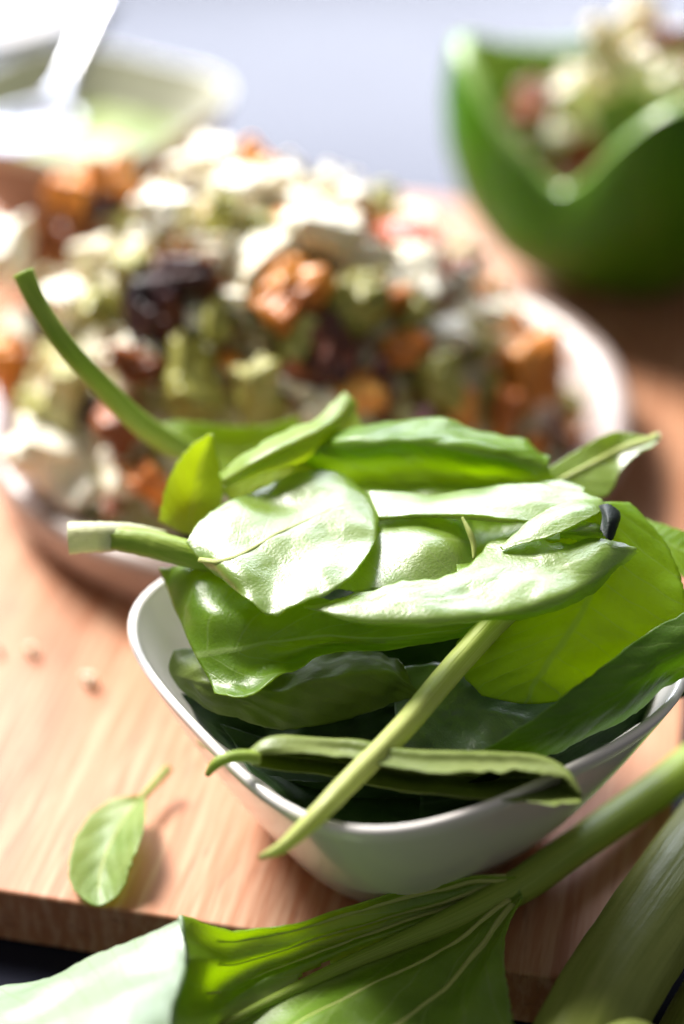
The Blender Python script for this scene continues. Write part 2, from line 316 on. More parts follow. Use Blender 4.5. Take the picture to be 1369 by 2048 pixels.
CHUNK = [
  ((-5.313,2.908,8.777), 1.35, 'cheese', 'large white cheese chunk at the heap top left of centre'),
  ((-0.51,1.894,8.779), 1.60, 'cheese', 'largest white cheese chunk at the back middle of the heap'),
  ((-4.18,6.99,8.896), 0.93, 'cheese', 'white cheese chunk at the very top of the heap'),
  ((-4.979,6.92,8.586), 0.86, 'cheese', 'white cheese lump on the heap just in front of the dip bowl corner'),
  ((-7.717,3.406,7.278), 0.83, 'cheese', 'white cheese chunk below the dark roast piece at the upper left'),
  ((-10.493,4.831,6.648), 1.20, 'cheese', 'cream cheese chunk cut by the left edge of the picture'),
  ((-2.399,0.804,8.589), 1.05, 'cheese', 'flat white cheese slab in the middle of the heap'),
  ((-3.578,1.103,8.682), 0.79, 'cheese', 'white cheese crumb above the dark purple roast piece'),
  ((-3.023,-0.534,7.74), 0.72, 'cheese', 'small white cheese chunk right of the dark purple roast piece'),
  ((2.02,1.613,7.436), 1.28, 'cheese', 'white cheese chunk in front of the red tomato piece'),
  ((4.465,2.641,5.615), 0.90, 'cheese', 'round white cheese ball alone near the right plate rim'),
  ((-8.633,-1.909,3.23), 1.60, 'cheese', 'big white cheese cube at the front left of the plate'),
  ((-7.666,-3.01,2.718), 0.79, 'cheese', 'white cheese piece leaning under the big front cube'),
  ((-6.414,-3.361,3.555), 0.85, 'cheese', 'white cheese piece right of the big front left cube'),
  ((-8.218,1.86,6.464), 1.02, 'cheese', 'white cheese piece behind the tip of the long green stem'),
  ((-9.89,3.121,4.738), 0.98, 'cheese', 'white cheese piece left of the long green stem'),
  ((-1.211,-2.309,5.86), 0.58, 'cheese', 'white cheese crumb above the yellow stem end'),
  ((-0.638,-2.603,5.369), 0.71, 'cheese', 'white cheese crumb beside the yellow stem end'),
  ((-6.469,-0.941,6.235), 0.72, 'cheese', 'white cheese crumb right of the long green stem'),
  ((-5.335,-1.313,6.528), 0.55, 'cheese', 'shiny white cheese crumb at the foot of the dark purple piece'),
  ((-4.245,-0.907,7.289), 0.47, 'cheese', 'tiny white cheese crumb stuck on the dark purple piece'),
  ((-1.889,4.2,9.322), 0.96, 'cheese', 'white cheese piece under the orange piece at the heap top'),
  ((-3.223,3.471,9.332), 1.02, 'cheese', 'white cheese piece between the two green bits at the back'),
  ((3.06,0.581,6.055), 0.94, 'cheese', 'pale cheese piece smeared with green on the right slope'),
  ((0.899,1.789,8.092), 0.80, 'cheese', 'white cheese crumb right of the largest chunk'),
  ((3.691,3.119,6.485), 0.53, 'cheese', 'small cheese crumb near the brown piece at the back right'),
  ((-3.54,2.053,9.027), 0.80, 'avocado', 'green avocado dice at the back left of the largest cheese chunk'),
  ((-2.202,1.749,8.931), 0.80, 'avocado', 'olive avocado dice left of the largest cheese chunk'),
  ((-8.183,-0.919,4.785), 1.20, 'avocado', 'green avocado dice under the long green stem'),
  ((-9.196,-0.612,3.734), 0.94, 'avocado', 'pale avocado piece above the big front cheese cube'),
  ((-4.424,-2.304,6.106), 1.42, 'avocado', 'large olive avocado wedge in the middle front of the heap'),
  ((-2.487,-2.657,5.9), 1.29, 'avocado', 'square olive avocado dice in the front middle'),
  ((-3.659,-1.041,7.362), 0.78, 'avocado', 'avocado dice below the flat cheese slab'),
  ((0.225,-0.341,7.31), 1.31, 'avocado', 'green avocado wedge below the largest cheese chunk'),
  ((2.155,0.77,6.878), 0.94, 'avocado', 'olive avocado piece under the right cheese chunk'),
  ((2.88,-0.759,5.204), 1.20, 'avocado', 'pale green avocado slab on the right slope'),
  ((-7.16,0.556,6.826), 0.93, 'avocado', 'avocado piece on the left slope beside the stem'),
  ((-1.357,-1.502,6.799), 0.91, 'avocado', 'grey green avocado piece left of the black roast piece'),
  ((4.161,1.145,5.313), 0.75, 'avocado', 'green avocado sliver below the round cheese ball'),
  ((4.531,0.371,4.369), 0.54, 'avocado', 'small round pale avocado bit among orange pieces'),
  ((-6.097,0.805,7.69), 1.06, 'avocado', 'yellow green avocado piece left of the dark purple piece'),
  ((-2.61,5.239,9.262), 0.97, 'squash', 'bright orange squash piece alone on the heap top'),
  ((-7.312,6.302,8.32), 1.21, 'squash', 'orange squash piece in front of the dip bowl'),
  ((-8.554,5.936,8.011), 0.85, 'squash', 'burnt orange squash piece at the far left back'),
  ((-1.438,-0.365,7.813), 1.31, 'squash', 'orange squash dice in the middle of the heap'),
  ((5.795,1.747,3.829), 1.53, 'squash', 'large orange squash chunk at the right end of the heap'),
  ((7.375,8.217,1.05), 0.77, 'squash', 'orange squash tip nearest the right plate rim'),
  ((0.44,-2.037,5.533), 0.85, 'squash', 'orange squash dice right of the yellow stem end'),
  ((3.484,-0.994,4.4), 0.87, 'squash', 'dark orange squash piece near the pink onion bit'),
  ((-10.351,2.476,3.854), 1.27, 'squash', 'orange squash chunk cut by the left edge of the picture'),
  ((-5.511,-3.813,3.592), 1.16, 'squash', 'orange squash piece behind the pointed spinach leaf'),
  ((4.907,-0.102,3.687), 0.95, 'squash', 'burnt orange squash piece at the front right of the heap'),
  ((1.839,-0.455,6.212), 0.93, 'squash', 'pinkish orange squash piece on the right slope'),
  ((1.557,0.733,7.231), 0.80, 'squash', 'orange squash piece under the olive avocado on the right'),
  ((-4.94,0.224,7.992), 1.64, 'char', 'large dark purple roast piece in the middle left of the heap'),
  ((-7.903,6.132,7.487), 1.65, 'char', 'glossy dark roast piece at the back left of the heap'),
  ((-0.281,-1.429,6.593), 1.37, 'char', 'black roast piece in the middle right of the heap'),
  ((1.166,-1.662,5.647), 1.18, 'char', 'black roast piece right of the orange dice at front'),
  ((-5.415,-0.83,7.083), 1.50, 'char', 'dark roast piece under the large purple one'),
  ((0.08,-0.008,7.46), 0.46, 'char', 'small black roast bit under the largest cheese chunk'),
  ((-5.758,-1.683,6.159), 1.50, 'brown', 'reddish brown roast piece right of the long green stem'),
  ((-8.506,5.98,6.601), 1.58, 'brown', 'brown roast piece at the upper left of the heap'),
  ((-9.403,5.622,6.777), 1.00, 'brown', 'tan roast piece at the left back of the heap'),
  ((-1.281,-2.234,6.065), 0.90, 'brown', 'brown roast piece behind the yellow stem end'),
  ((3.708,3.513,6.539), 0.83, 'brown', 'brown crumbly roast piece at the back right of the heap'),
  ((-6.419,-2.436,4.848), 1.17, 'brown', 'dark brown roast piece behind the long green stem foot'),
  ((-3.835,0.044,8.086), 0.78, 'brown', 'brown roast piece right of the dark purple one'),
  ((-6.654,-3.669,2.719), 0.78, 'brown', 'brown roast piece under the cheese at the front left'),
  ((1.982,3.321,7.912), 1.23, 'tomato', 'red tomato piece at the back right of the heap'),
  ((2.984,3.167,7.144), 0.96, 'ham', 'pink ham piece behind the right cheese chunk'),
  ((2.348,-1.717,4.546), 0.42, 'onion', 'small pink onion bit at the front of the heap'),
]
FILLING = [
  ((6.622, 14.839, 7.2), 1.68, 'brown', 'brown roast piece in the notch of the green pepper'),
  ((8.317, 15.972, 7.2), 1.61, 'cheese', 'pale cheese piece filling the pepper notch'),
  ((8.916, 14.245, 10.0), 1.71, 'creamy', 'creamy yellow piece on top of the stuffed pepper'),
  ((10.403, 15.916, 10.0), 1.57, 'cheese', 'white cheese piece at the very top of the stuffed pepper'),
  ((11.283, 14.011, 10.0), 1.71, 'brown', 'brown crumbly piece at the upper right of the stuffed pepper'),
  ((10.458, 14.271, 9.0), 1.38, 'cheese', 'white cheese piece below the top one in the stuffed pepper'),
  ((9.2, 13.815, 9.0), 1.37, 'creamy', 'creamy piece between the two cheese pieces in the pepper'),
  ((11.197, 12.697, 9.0), 1.19, 'cheese', 'white cheese piece at the right edge of the pepper filling'),
]


# ------------------------------------------------------------------ material helpers
class NT:
    def __init__(self, name):
        self.m = bpy.data.materials.new(name)
        self.m.use_nodes = True
        self.t = self.m.node_tree
        self.p = self.t.nodes['Principled BSDF']
        self.out = self.t.nodes['Material Output']

    def n(self, kind, **kw):
        nd = self.t.nodes.new(kind)
        for k, v in kw.items():
            setattr(nd, k, v)
        return nd

    def l(self, a, b):
        self.t.links.new(a, b)

    def val(self, x, sock):
        if isinstance(x, (int, float)):
            sock.default_value = x
        else:
            self.l(x, sock)

    def math(self, op, a, b=0.0, c=None, clamp=False):
        nd = self.n('ShaderNodeMath', operation=op, use_clamp=clamp)
        self.val(a, nd.inputs[0])
        self.val(b, nd.inputs[1])
        if c is not None:
            self.val(c, nd.inputs[2])
        return nd.outputs[0]

    def noise(self, scale, detail=3, vec=None, rough=0.55, dist=0.0):
        nd = self.n('ShaderNodeTexNoise')
        nd.inputs['Scale'].default_value = scale
        nd.inputs['Detail'].default_value = detail
        nd.inputs['Roughness'].default_value = rough
        nd.inputs['Distortion'].default_value = dist
        if vec is not None:
            self.l(vec, nd.inputs['Vector'])
        return nd.outputs['Fac']

    def ramp(self, fac, stops):
        nd = self.n('ShaderNodeValToRGB')
        el = nd.color_ramp.elements
        while len(el) < len(stops):
            el.new(0.5)
        for e, (p, c) in zip(el, stops):
            e.position = p
            e.color = c if len(c) == 4 else (*c, 1)
        self.l(fac, nd.inputs[0])
        return nd.outputs[0]

    def mix(self, fac, a, b, blend='MIX'):
        nd = self.n('ShaderNodeMix', data_type='RGBA', blend_type=blend)
        self.val(fac, nd.inputs[0])
        for v, i in ((a, 6), (b, 7)):
            if isinstance(v, tuple):
                nd.inputs[i].default_value = (*v[:3], 1)
            else:
                self.l(v, nd.inputs[i])
        return nd.outputs[2]

    def smooth(self, x, lo, hi):
        nd = self.n('ShaderNodeMapRange', interpolation_type='SMOOTHSTEP')
        self.l(x, nd.inputs[0])
        nd.inputs[1].default_value = lo
        nd.inputs[2].default_value = hi
        nd.inputs[3].default_value = 0
        nd.inputs[4].default_value = 1
        return nd.outputs[0]

    def bump(self, h, strength, dist=0.001):
        nd = self.n('ShaderNodeBump')
        nd.inputs['Strength'].default_value = strength
        nd.inputs['Distance'].default_value = dist
        self.l(h, nd.inputs['Height'])
        return nd.outputs[0]

    def obj(self):
        return self.n('ShaderNodeTexCoord').outputs['Object']

    def rnd(self):
        return self.n('ShaderNodeObjectInfo').outputs['Random']


def leaf_material(name, base, dark, trans, vein, rough=0.4, tw=0.5, nv=8.0, slant=2.2, vein_amt=0.5, spec=1.0, coat=0.0, midw=0.06):
    """spinach blade: coloured lamina, paler midrib and side veins, light passing through"""
    k = NT(name)
    uv = k.n('ShaderNodeUVMap').outputs[0]
    sep = k.n('ShaderNodeSeparateXYZ')
    k.l(uv, sep.inputs[0])
    o = k.obj()
    nz = k.noise(90, 3, o)
    wob = k.math('MULTIPLY', k.math('SUBTRACT', k.noise(45, 2, o), 0.5), 0.9)
    av = k.math('ABSOLUTE', sep.outputs[1])
    x = k.math('ADD', k.math('SUBTRACT', k.math('MULTIPLY', sep.outputs[0], nv), k.math('MULTIPLY', av, slant)), wob)
    d = k.math('ABSOLUTE', k.math('SUBTRACT', k.math('FRACT', x), 0.5))
    lat = k.math('SUBTRACT', 1.0, k.smooth(d, 0.0, 0.07))
    mid = k.math('SUBTRACT', 1.0, k.smooth(av, midw * 0.25, midw))
    vo = k.n('ShaderNodeTexVoronoi', feature='DISTANCE_TO_EDGE')
    vo.inputs['Scale'].default_value = 330
    k.l(o, vo.inputs['Vector'])
    fine = k.math('SUBTRACT', 1.0, k.smooth(vo.outputs['Distance'], 0.0, 0.12))
    v = k.math('MAXIMUM', k.math('MULTIPLY', lat, 0.6), k.math('MAXIMUM', mid, k.math('MULTIPLY', fine, 0.12)))
    c = k.mix(k.smooth(nz, 0.3, 0.7), dark, base)
    c = k.mix(k.math('MULTIPLY', v, vein_amt), c, vein)
    k.l(c, k.p.inputs['Base Color'])
    k.l(k.math('ADD', k.math('MULTIPLY', k.noise(160, 4, o), 0.25), rough - 0.12), k.p.inputs['Roughness'])
    k.p.inputs['Specular IOR Level'].default_value = spec
    k.p.inputs['Coat Weight'].default_value = coat
    k.p.inputs['Coat IOR'].default_value = 1.9
    k.p.inputs['Coat Roughness'].default_value = 0.36
    h = k.math('ADD', k.math('MULTIPLY', fine, -0.06), k.math('ADD', k.math('ADD', k.math('MULTIPLY', k.noise(1300, 2, o), 0.7), k.math('MULTIPLY', k.noise(170, 3, o), 0.12)),
               k.math('MULTIPLY', lat, -0.12)))
    b = k.bump(h, 0.40, 0.0004)
    k.l(b, k.p.inputs['Normal'])
    k.l(b, k.p.inputs['Coat Normal'])
    tr = k.n('ShaderNodeBsdfTranslucent')
    k.l(k.mix(k.math('MULTIPLY', v, 0.35), trans, vein), tr.inputs['Color'])
    k.l(b, tr.inputs['Normal'])
    ms = k.n('ShaderNodeMixShader')
    ms.inputs[0].default_value = tw
    k.l(k.p.outputs[0], ms.inputs[1])
    k.l(tr.outputs[0], ms.inputs[2])
    k.l(ms.outputs[0], k.out.inputs[0])
    return k.m


def stem_material(name, c1, c2, rough=0.4, tw=0.3):
    k = NT(name)
    uv = k.n('ShaderNodeUVMap').outputs[0]
    mp = k.n('ShaderNodeMapping')
    mp.inputs['Scale'].default_value = (3, 14, 1)
    k.l(uv, mp.inputs[0])
    f = k.noise(1.6, 4, mp.outputs[0])
    c = k.ramp(f, [(0.3, c1), (0.68, c2)])
    su = k.n('ShaderNodeSeparateXYZ')
    k.l(uv, su.inputs[0])
    c = k.mix(k.math('MULTIPLY', k.smooth(su.outputs[0], 0.90, 1.0), 0.6), c, (0.22, 0.20, 0.05))
    c = k.mix(k.math('MULTIPLY', k.smooth(k.noise(300, 3, k.obj()), 0.64, 0.78), 0.25), c, (0.30, 0.28, 0.09))
    k.l(c, k.p.inputs['Base Color'])
    k.p.inputs['Roughness'].default_value = rough
    b = k.bump(k.math('ADD', f, k.math('MULTIPLY', k.noise(500, 2, k.obj()), 0.3)), 0.5, 0.0005)
    k.l(b, k.p.inputs['Normal'])
    tr = k.n('ShaderNodeBsdfTranslucent')
    k.l(c, tr.inputs['Color'])
    ms = k.n('ShaderNodeMixShader')
    ms.inputs[0].default_value = tw
    k.l(k.p.outputs[0], ms.inputs[1])
    k.l(tr.outputs[0], ms.inputs[2])
    k.l(ms.outputs[0], k.out.inputs[0])
    return k.m


def food_material(name, stops, scale, rough=0.5, bump=0.5, sss=0.0, spec=0.5, bscale=None):
    k = NT(name)
    o = k.obj()
    r = k.rnd()
    add = k.n('ShaderNodeVectorMath', operation='ADD')
    k.l(o, add.inputs[0])
    k.l(r, add.inputs[1])
    f = k.math('ADD', k.noise(scale, 4, add.outputs[0]), k.math('MULTIPLY', k.math('SUBTRACT', r, 0.5), 0.14))
    k.l(k.ramp(f, stops), k.p.inputs['Base Color'])
    k.p.inputs['Roughness'].default_value = rough
    k.p.inputs['Specular IOR Level'].default_value = spec
    k.p.inputs['Subsurface Weight'].default_value = sss
    k.p.inputs['Subsurface Radius'].default_value = (1.0, 0.7, 0.4)
    k.p.inputs['Subsurface Scale'].default_value = 0.003
    k.l(k.bump(k.noise(bscale or scale * 3, 5, add.outputs[0]), bump, 0.001), k.p.inputs['Normal'])
    return k.m


def wood_material():
    k = NT('cherry_wood')
    o = k.obj()
    mp = k.n('ShaderNodeMapping')
    mp.inputs['Scale'].default_value = (1, 0.05, 0.3)
    k.l(o, mp.inputs[0])
    mp2 = k.n('ShaderNodeMapping')
    mp2.inputs['Scale'].default_value = (1, 0.16, 1)
    k.l(o, mp2.inputs[0])
    broad = k.noise(26, 4, mp.outputs[0], 0.6, 0.6)
    fine = k.noise(420, 4, mp.outputs[0], 0.6)
    pore = k.noise(330, 2, mp2.outputs[0], 0.5)
    c = k.ramp(broad, [(0.28, (0.30, 0.105, 0.048)), (0.5, (0.43, 0.18, 0.088)), (0.74, (0.54, 0.27, 0.15))])
    c = k.mix(k.math('MULTIPLY', k.smooth(fine, 0.40, 0.68), 0.6), c, (0.62, 0.385, 0.25))
    c = k.mix(k.math('MULTIPLY', k.smooth(pore, 0.60, 0.72), 0.35), c, (0.20, 0.075, 0.04))
    k.l(c, k.p.inputs['Base Color'])
    k.l(k.math('ADD', 0.44, k.math('MULTIPLY', fine, 0.22)), k.p.inputs['Roughness'])
    k.p.inputs['Specular IOR Level'].default_value = 0.34
    k.l(k.bump(k.math('ADD', fine, k.math('MULTIPLY', pore, -0.6)), 0.35, 0.0004), k.p.inputs['Normal'])
    return k.m


def simple(name, c, rough, metal=0.0, coat=0.0, nscale=None, namt=0.0, c2=None, bump=0.0, spec=0.5, tint=(1, 1, 1)):
    k = NT(name)
    k.p.inputs['Base Color'].default_value = (*c, 1)
    k.p.inputs['Roughness'].default_value = rough
    k.p.inputs['Metallic'].default_value = metal
    k.p.inputs['Specular Tint'].default_value = (*tint, 1)
    k.p.inputs['Specular IOR Level'].default_value = spec
    k.p.inputs['Coat Weight'].default_value = coat
    k.p.inputs['Coat Roughness'].default_value = 0.08
    if nscale:
        f = k.noise(nscale, 4, k.obj())
        if c2:
            k.l(k.mix(k.smooth(f, 0.42, 0.66), c, c2), k.p.inputs['Base Color'])
        if namt:
            k.l(k.math('ADD', rough - namt / 2, k.math('MULTIPLY', f, namt)), k.p.inputs['Roughness'])
        if bump:
            k.l(k.bump(f, bump, 0.001), k.p.inputs['Normal'])
    return k.m


def stoneware():
    k = NT('speckled_stoneware')
    o = k.obj()
    c = k.mix(k.smooth(k.noise(35, 4, o), 0.35, 0.7), (0.30, 0.225, 0.20), (0.45, 0.37, 0.345))
    c = k.mix(k.math('MULTIPLY', k.smooth(k.noise(480, 2, o), 0.60, 0.72), 0.6), c, (0.26, 0.17, 0.14))
    k.l(c, k.p.inputs['Base Color'])
    k.p.inputs['Roughness'].default_value = 0.32
    k.l(k.bump(k.noise(120, 4, o), 0.25, 0.001), k.p.inputs['Normal'])
    return k.m


def pepper_material():
    k = NT('pepper_skin')
    o = k.obj()
    c = k.mix(k.smooth(k.noise(22, 3, o), 0.35, 0.7), (0.055, 0.165, 0.004), (0.10, 0.245, 0.006))
    k.l(c, k.p.inputs['Base Color'])
    k.p.inputs['Roughness'].default_value = 0.36
    k.l(k.bump(k.noise(30, 3, o), 0.12, 0.002), k.p.inputs['Normal'])
    tr = k.n('ShaderNodeBsdfTranslucent')
    tr.inputs['Color'].default_value = (0.50, 0.80, 0.02, 1)
    ms = k.n('ShaderNodeMixShader')
    ms.inputs[0].default_value = 0.40
    k.l(k.p.outputs[0], ms.inputs[1])
    k.l(tr.outputs[0], ms.inputs[2])
    k.l(ms.outputs[0], k.out.inputs[0])
    return k.m


VE = (0.36, 0.48, 0.16)
M = {
    'leaf_baby': leaf_material('spinach_blade_young', (0.30, 0.40, 0.13), (0.22, 0.33, 0.085), (0.6, 0.8, 0.1), (0.46, 0.55, 0.24), rough=0.5, spec=0.7, nv=5),
    'leaf_lit': leaf_material('spinach_blade_lit', (0.24, 0.30, 0.075), (0.15, 0.21, 0.035), (0.42, 0.52, 0.04), (0.32, 0.38, 0.12), tw=0.25, rough=0.45, spec=0.6),  # lighter green: light on the rolled leaf is put into the colour
    'chard_under': leaf_material('chard_underside', (0.25, 0.35, 0.23), (0.20, 0.30, 0.18), (0.6, 0.8, 0.2), (0.16, 0.32, 0.07), rough=0.5, tw=0.3, nv=26, slant=2.0, coat=0.3, vein_amt=0.9),
    'leaf_shade': leaf_material('spinach_blade_shade', (0.022, 0.055, 0.010), (0.012, 0.034, 0.007), (0.10, 0.2, 0.02), (0.06, 0.10, 0.03), rough=0.5, tw=0.2, spec=0.25),  # darkened blade: shade deep in the bowl is put into the colour
    'leaf': leaf_material('spinach_blade', (0.16, 0.275, 0.014), (0.095, 0.19, 0.008), (0.74, 0.94, 0.025), VE, spec=0.35),
    'leaf_gloss': leaf_material('spinach_blade_glossy', (0.15, 0.265, 0.016), (0.09, 0.185, 0.009), (0.72, 0.92, 0.025), VE, rough=0.36, coat=0.12, spec=0.7, vein_amt=0.75),
    'leaf_mid': leaf_material('spinach_blade_mid', (0.115, 0.205, 0.012), (0.065, 0.13, 0.007), (0.54, 0.74, 0.02), (0.26, 0.36, 0.10), tw=0.45, spec=0.4),
    'leaf_mid': leaf_material('spinach_blade_mid', (0.10, 0.185, 0.025), (0.06, 0.12, 0.014), (0.42, 0.64, 0.03), (0.26, 0.36, 0.10), tw=0.45, coat=0.0, spec=0.5),
    'leaf_light': leaf_material('spinach_blade_pale', (0.25, 0.36, 0.06), (0.17, 0.28, 0.03), (0.68, 0.86, 0.08), (0.46, 0.55, 0.22), rough=0.40, coat=1.0, vein_amt=0.5),
    'leaf_dark': leaf_material('spinach_blade_dark', (0.065, 0.155, 0.026), (0.036, 0.10, 0.014), (0.40, 0.64, 0.03), (0.24, 0.36, 0.10), rough=0.34, tw=0.35, coat=0.3),
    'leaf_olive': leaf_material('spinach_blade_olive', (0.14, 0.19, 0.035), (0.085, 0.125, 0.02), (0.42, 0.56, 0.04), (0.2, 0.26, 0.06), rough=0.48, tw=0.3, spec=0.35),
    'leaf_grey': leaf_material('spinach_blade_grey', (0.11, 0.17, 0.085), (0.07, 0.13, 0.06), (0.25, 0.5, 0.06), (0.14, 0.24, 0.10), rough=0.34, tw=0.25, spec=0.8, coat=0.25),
    'leaf_yellow': leaf_material('spinach_blade_yellow', (0.30, 0.40, 0.055), (0.20, 0.32, 0.035), (0.75, 0.85, 0.08), (0.5, 0.56, 0.2), rough=0.42),
    'leaf_black': leaf_material('spinach_blade_wilted', (0.012, 0.022, 0.018), (0.006, 0.012, 0.010), (0.02, 0.05, 0.02), (0.03, 0.05, 0.03), rough=0.55, tw=0.1, spec=0.3),
    'chard': leaf_material('chard_blade', (0.19, 0.33, 0.018), (0.13, 0.25, 0.012), (0.74, 0.95, 0.03), (0.42, 0.55, 0.16), rough=0.42, nv=6, slant=5.5, coat=0.1, vein_amt=0.75, midw=0.13),
    'stem': stem_material('spinach_stem', (0.50, 0.58, 0.12), (0.66, 0.72, 0.27)),
    'stem_green': stem_material('spinach_stem_green', (0.26, 0.40, 0.04), (0.42, 0.54, 0.09)),
    'stem_white': stem_material('spinach_stem_white', (0.70, 0.74, 0.40), (0.82, 0.83, 0.58)),
    'celery': stem_material('celery_stalk', (0.16, 0.205, 0.022), (0.24, 0.28, 0.05), rough=0.45, tw=0.12),
    'ceramic': simple('white_glazed_ceramic', (0.82, 0.785, 0.755), 0.16, coat=0.3),
    'shaded_glaze': simple('shaded_bowl_glaze', (0.52, 0.51, 0.43), 0.2, coat=0.3),  # white glaze darkened; shade inside the dip bowl is in the colour
    'brown_outer': simple('brown_bowl_outer', (0.21, 0.125, 0.08), 0.4, nscale=40, c2=(0.15, 0.085, 0.055)),  # plain brown colour for the outside of the dip bowl
    'wood': wood_material(),
    'plate': stoneware(),
    'table': simple('dark_polished_table', (0.014, 0.015, 0.024), 0.17, nscale=12, namt=0.06, spec=0.12, tint=(0.70, 0.73, 1.0)),
    'steel': simple('brushed_steel', (0.40, 0.40, 0.43), 0.24, metal=1.0, nscale=200, namt=0.1),
    'dip': simple('green_yogurt_dip', (0.30, 0.37, 0.14), 0.36, nscale=60, c2=(0.17, 0.24, 0.05), bump=0.4),
    'pepper': pepper_material(),
    'pepper_inner': simple('pepper_inner_wall', (0.16, 0.33, 0.03), 0.35, nscale=40, c2=(0.24, 0.42, 0.06)),
    'pepper_flesh': simple('pepper_cut_flesh', (0.22, 0.38, 0.08), 0.3, nscale=90, c2=(0.34, 0.48, 0.16)),
    'cheese': food_material('white_cheese', [(0.3, (0.86, 0.78, 0.56)), (0.6, (0.91, 0.88, 0.76))], 90, 0.55, 0.9, 0.15, bscale=260),
    'creamy': food_material('creamy_pepper_filling', [(0.3, (0.70, 0.55, 0.26)), (0.6, (0.82, 0.74, 0.50))], 90, 0.5, 0.9),
    'avocado': food_material('avocado_flesh', [(0.32, (0.22, 0.21, 0.03)), (0.58, (0.38, 0.37, 0.09)), (0.78, (0.60, 0.58, 0.30))], 80, 0.38, 0.5, 0.1),
    'squash': food_material('roast_squash', [(0.3, (0.44, 0.12, 0.018)), (0.5, (0.74, 0.26, 0.04)), (0.7, (0.84, 0.42, 0.10))], 90, 0.34, 0.6, 0.1),
    'char': food_material('charred_roast', [(0.34, (0.018, 0.010, 0.014)), (0.52, (0.075, 0.026, 0.028)), (0.72, (0.26, 0.07, 0.03))], 120, 0.36, 0.9, spec=0.35),
    'brown': food_material('brown_roast', [(0.3, (0.12, 0.032, 0.012)), (0.55, (0.32, 0.09, 0.025)), (0.75, (0.50, 0.21, 0.06))], 120, 0.38, 0.9),
    'tomato': food_material('red_tomato', [(0.3, (0.62, 0.10, 0.045)), (0.7, (0.74, 0.20, 0.10))], 50, 0.25, 0.2, 0.1),
    'ham': food_material('pink_ham', [(0.3, (0.62, 0.28, 0.20)), (0.7, (0.74, 0.46, 0.36))], 60, 0.4, 0.4, 0.1),
    'onion': food_material('pink_onion', [(0.3, (0.60, 0.18, 0.42)), (0.7, (0.78, 0.45, 0.66))], 60, 0.3, 0.3),
}


# ------------------------------------------------------------------ object helpers
def tag(o, label=None, cat=None, group=None, kind=None):
    for k, v in (('label', label), ('category', cat), ('group', group), ('kind', kind)):
        if v:
            o[k] = v
    return o


def link(name, me, mat, parent=None, smooth=True):
    o = bpy.data.objects.new(name, me)
    if mat and not me.materials:
        me.materials.append(mat)
    if smooth:
        me.polygons.foreach_set('use_smooth', [True] * len(me.polygons))
    col.objects.link(o)
    if parent:
        o.parent = parent
    return o


def thing(name, loc, label, cat, group=None, rz=0.0):
    o = bpy.data.objects.new(name, None)
    o.empty_display_size = 0.01
    col.objects.link(o)
    o.location = Vector(loc) * S
    o.rotation_euler = (0, 0, rz)
    return tag(o, label, cat, group)


def mesh_from(name, verts, faces, uvs=None):
    me = bpy.data.meshes.new(name)
    me.from_pydata([tuple(v) for v in verts], [], faces)
    if uvs is not None:
        lay = me.uv_layers.new(name='UVMap')
        idx = np.empty(len(me.loops), dtype=np.int32)
        me.loops.foreach_get('vertex_index', idx)
        lay.data.foreach_set('uv', np.asarray(uvs, dtype=np.float32)[idx].ravel())
    me.update()
    return me


def cr(pts, t):
    """Catmull-Rom through pts (n, ...) at parameters t in 0..1"""
    p = np.asarray(pts, float)
    n = len(p)
    e = np.concatenate([[2 * p[0] - p[1]], p, [2 * p[-1] - p[-2]]])
    x = np.clip(np.asarray(t) * (n - 1), 0, n - 1 - 1e-9)
    i = x.astype(int)
    f = (x - i).reshape((-1,) + (1,) * (p.ndim - 1))
    a, b, c, d = e[i], e[i + 1], e[i + 2], e[i + 3]
    return 0.5 * (2 * b + (c - a) * f + (2 * a - 5 * b + 4 * c - d) * f ** 2 + (3 * b - a - 3 * c + d) * f ** 3)


def grid_faces(nu, nv, close=False):
    f = []
    for i in range(nu - 1):
        for j in range(nv - (0 if close else 1)):
            k = (j + 1) % nv
            f.append((i * nv + j, i * nv + k, (i + 1) * nv + k, (i + 1) * nv + j))
    return f


TWIST = Matrix.Rotation(0.7, 3, 'X') @ Matrix.Rotation(0.9, 3, 'Y') @ Matrix.Rotation(0.5, 3, 'Z')


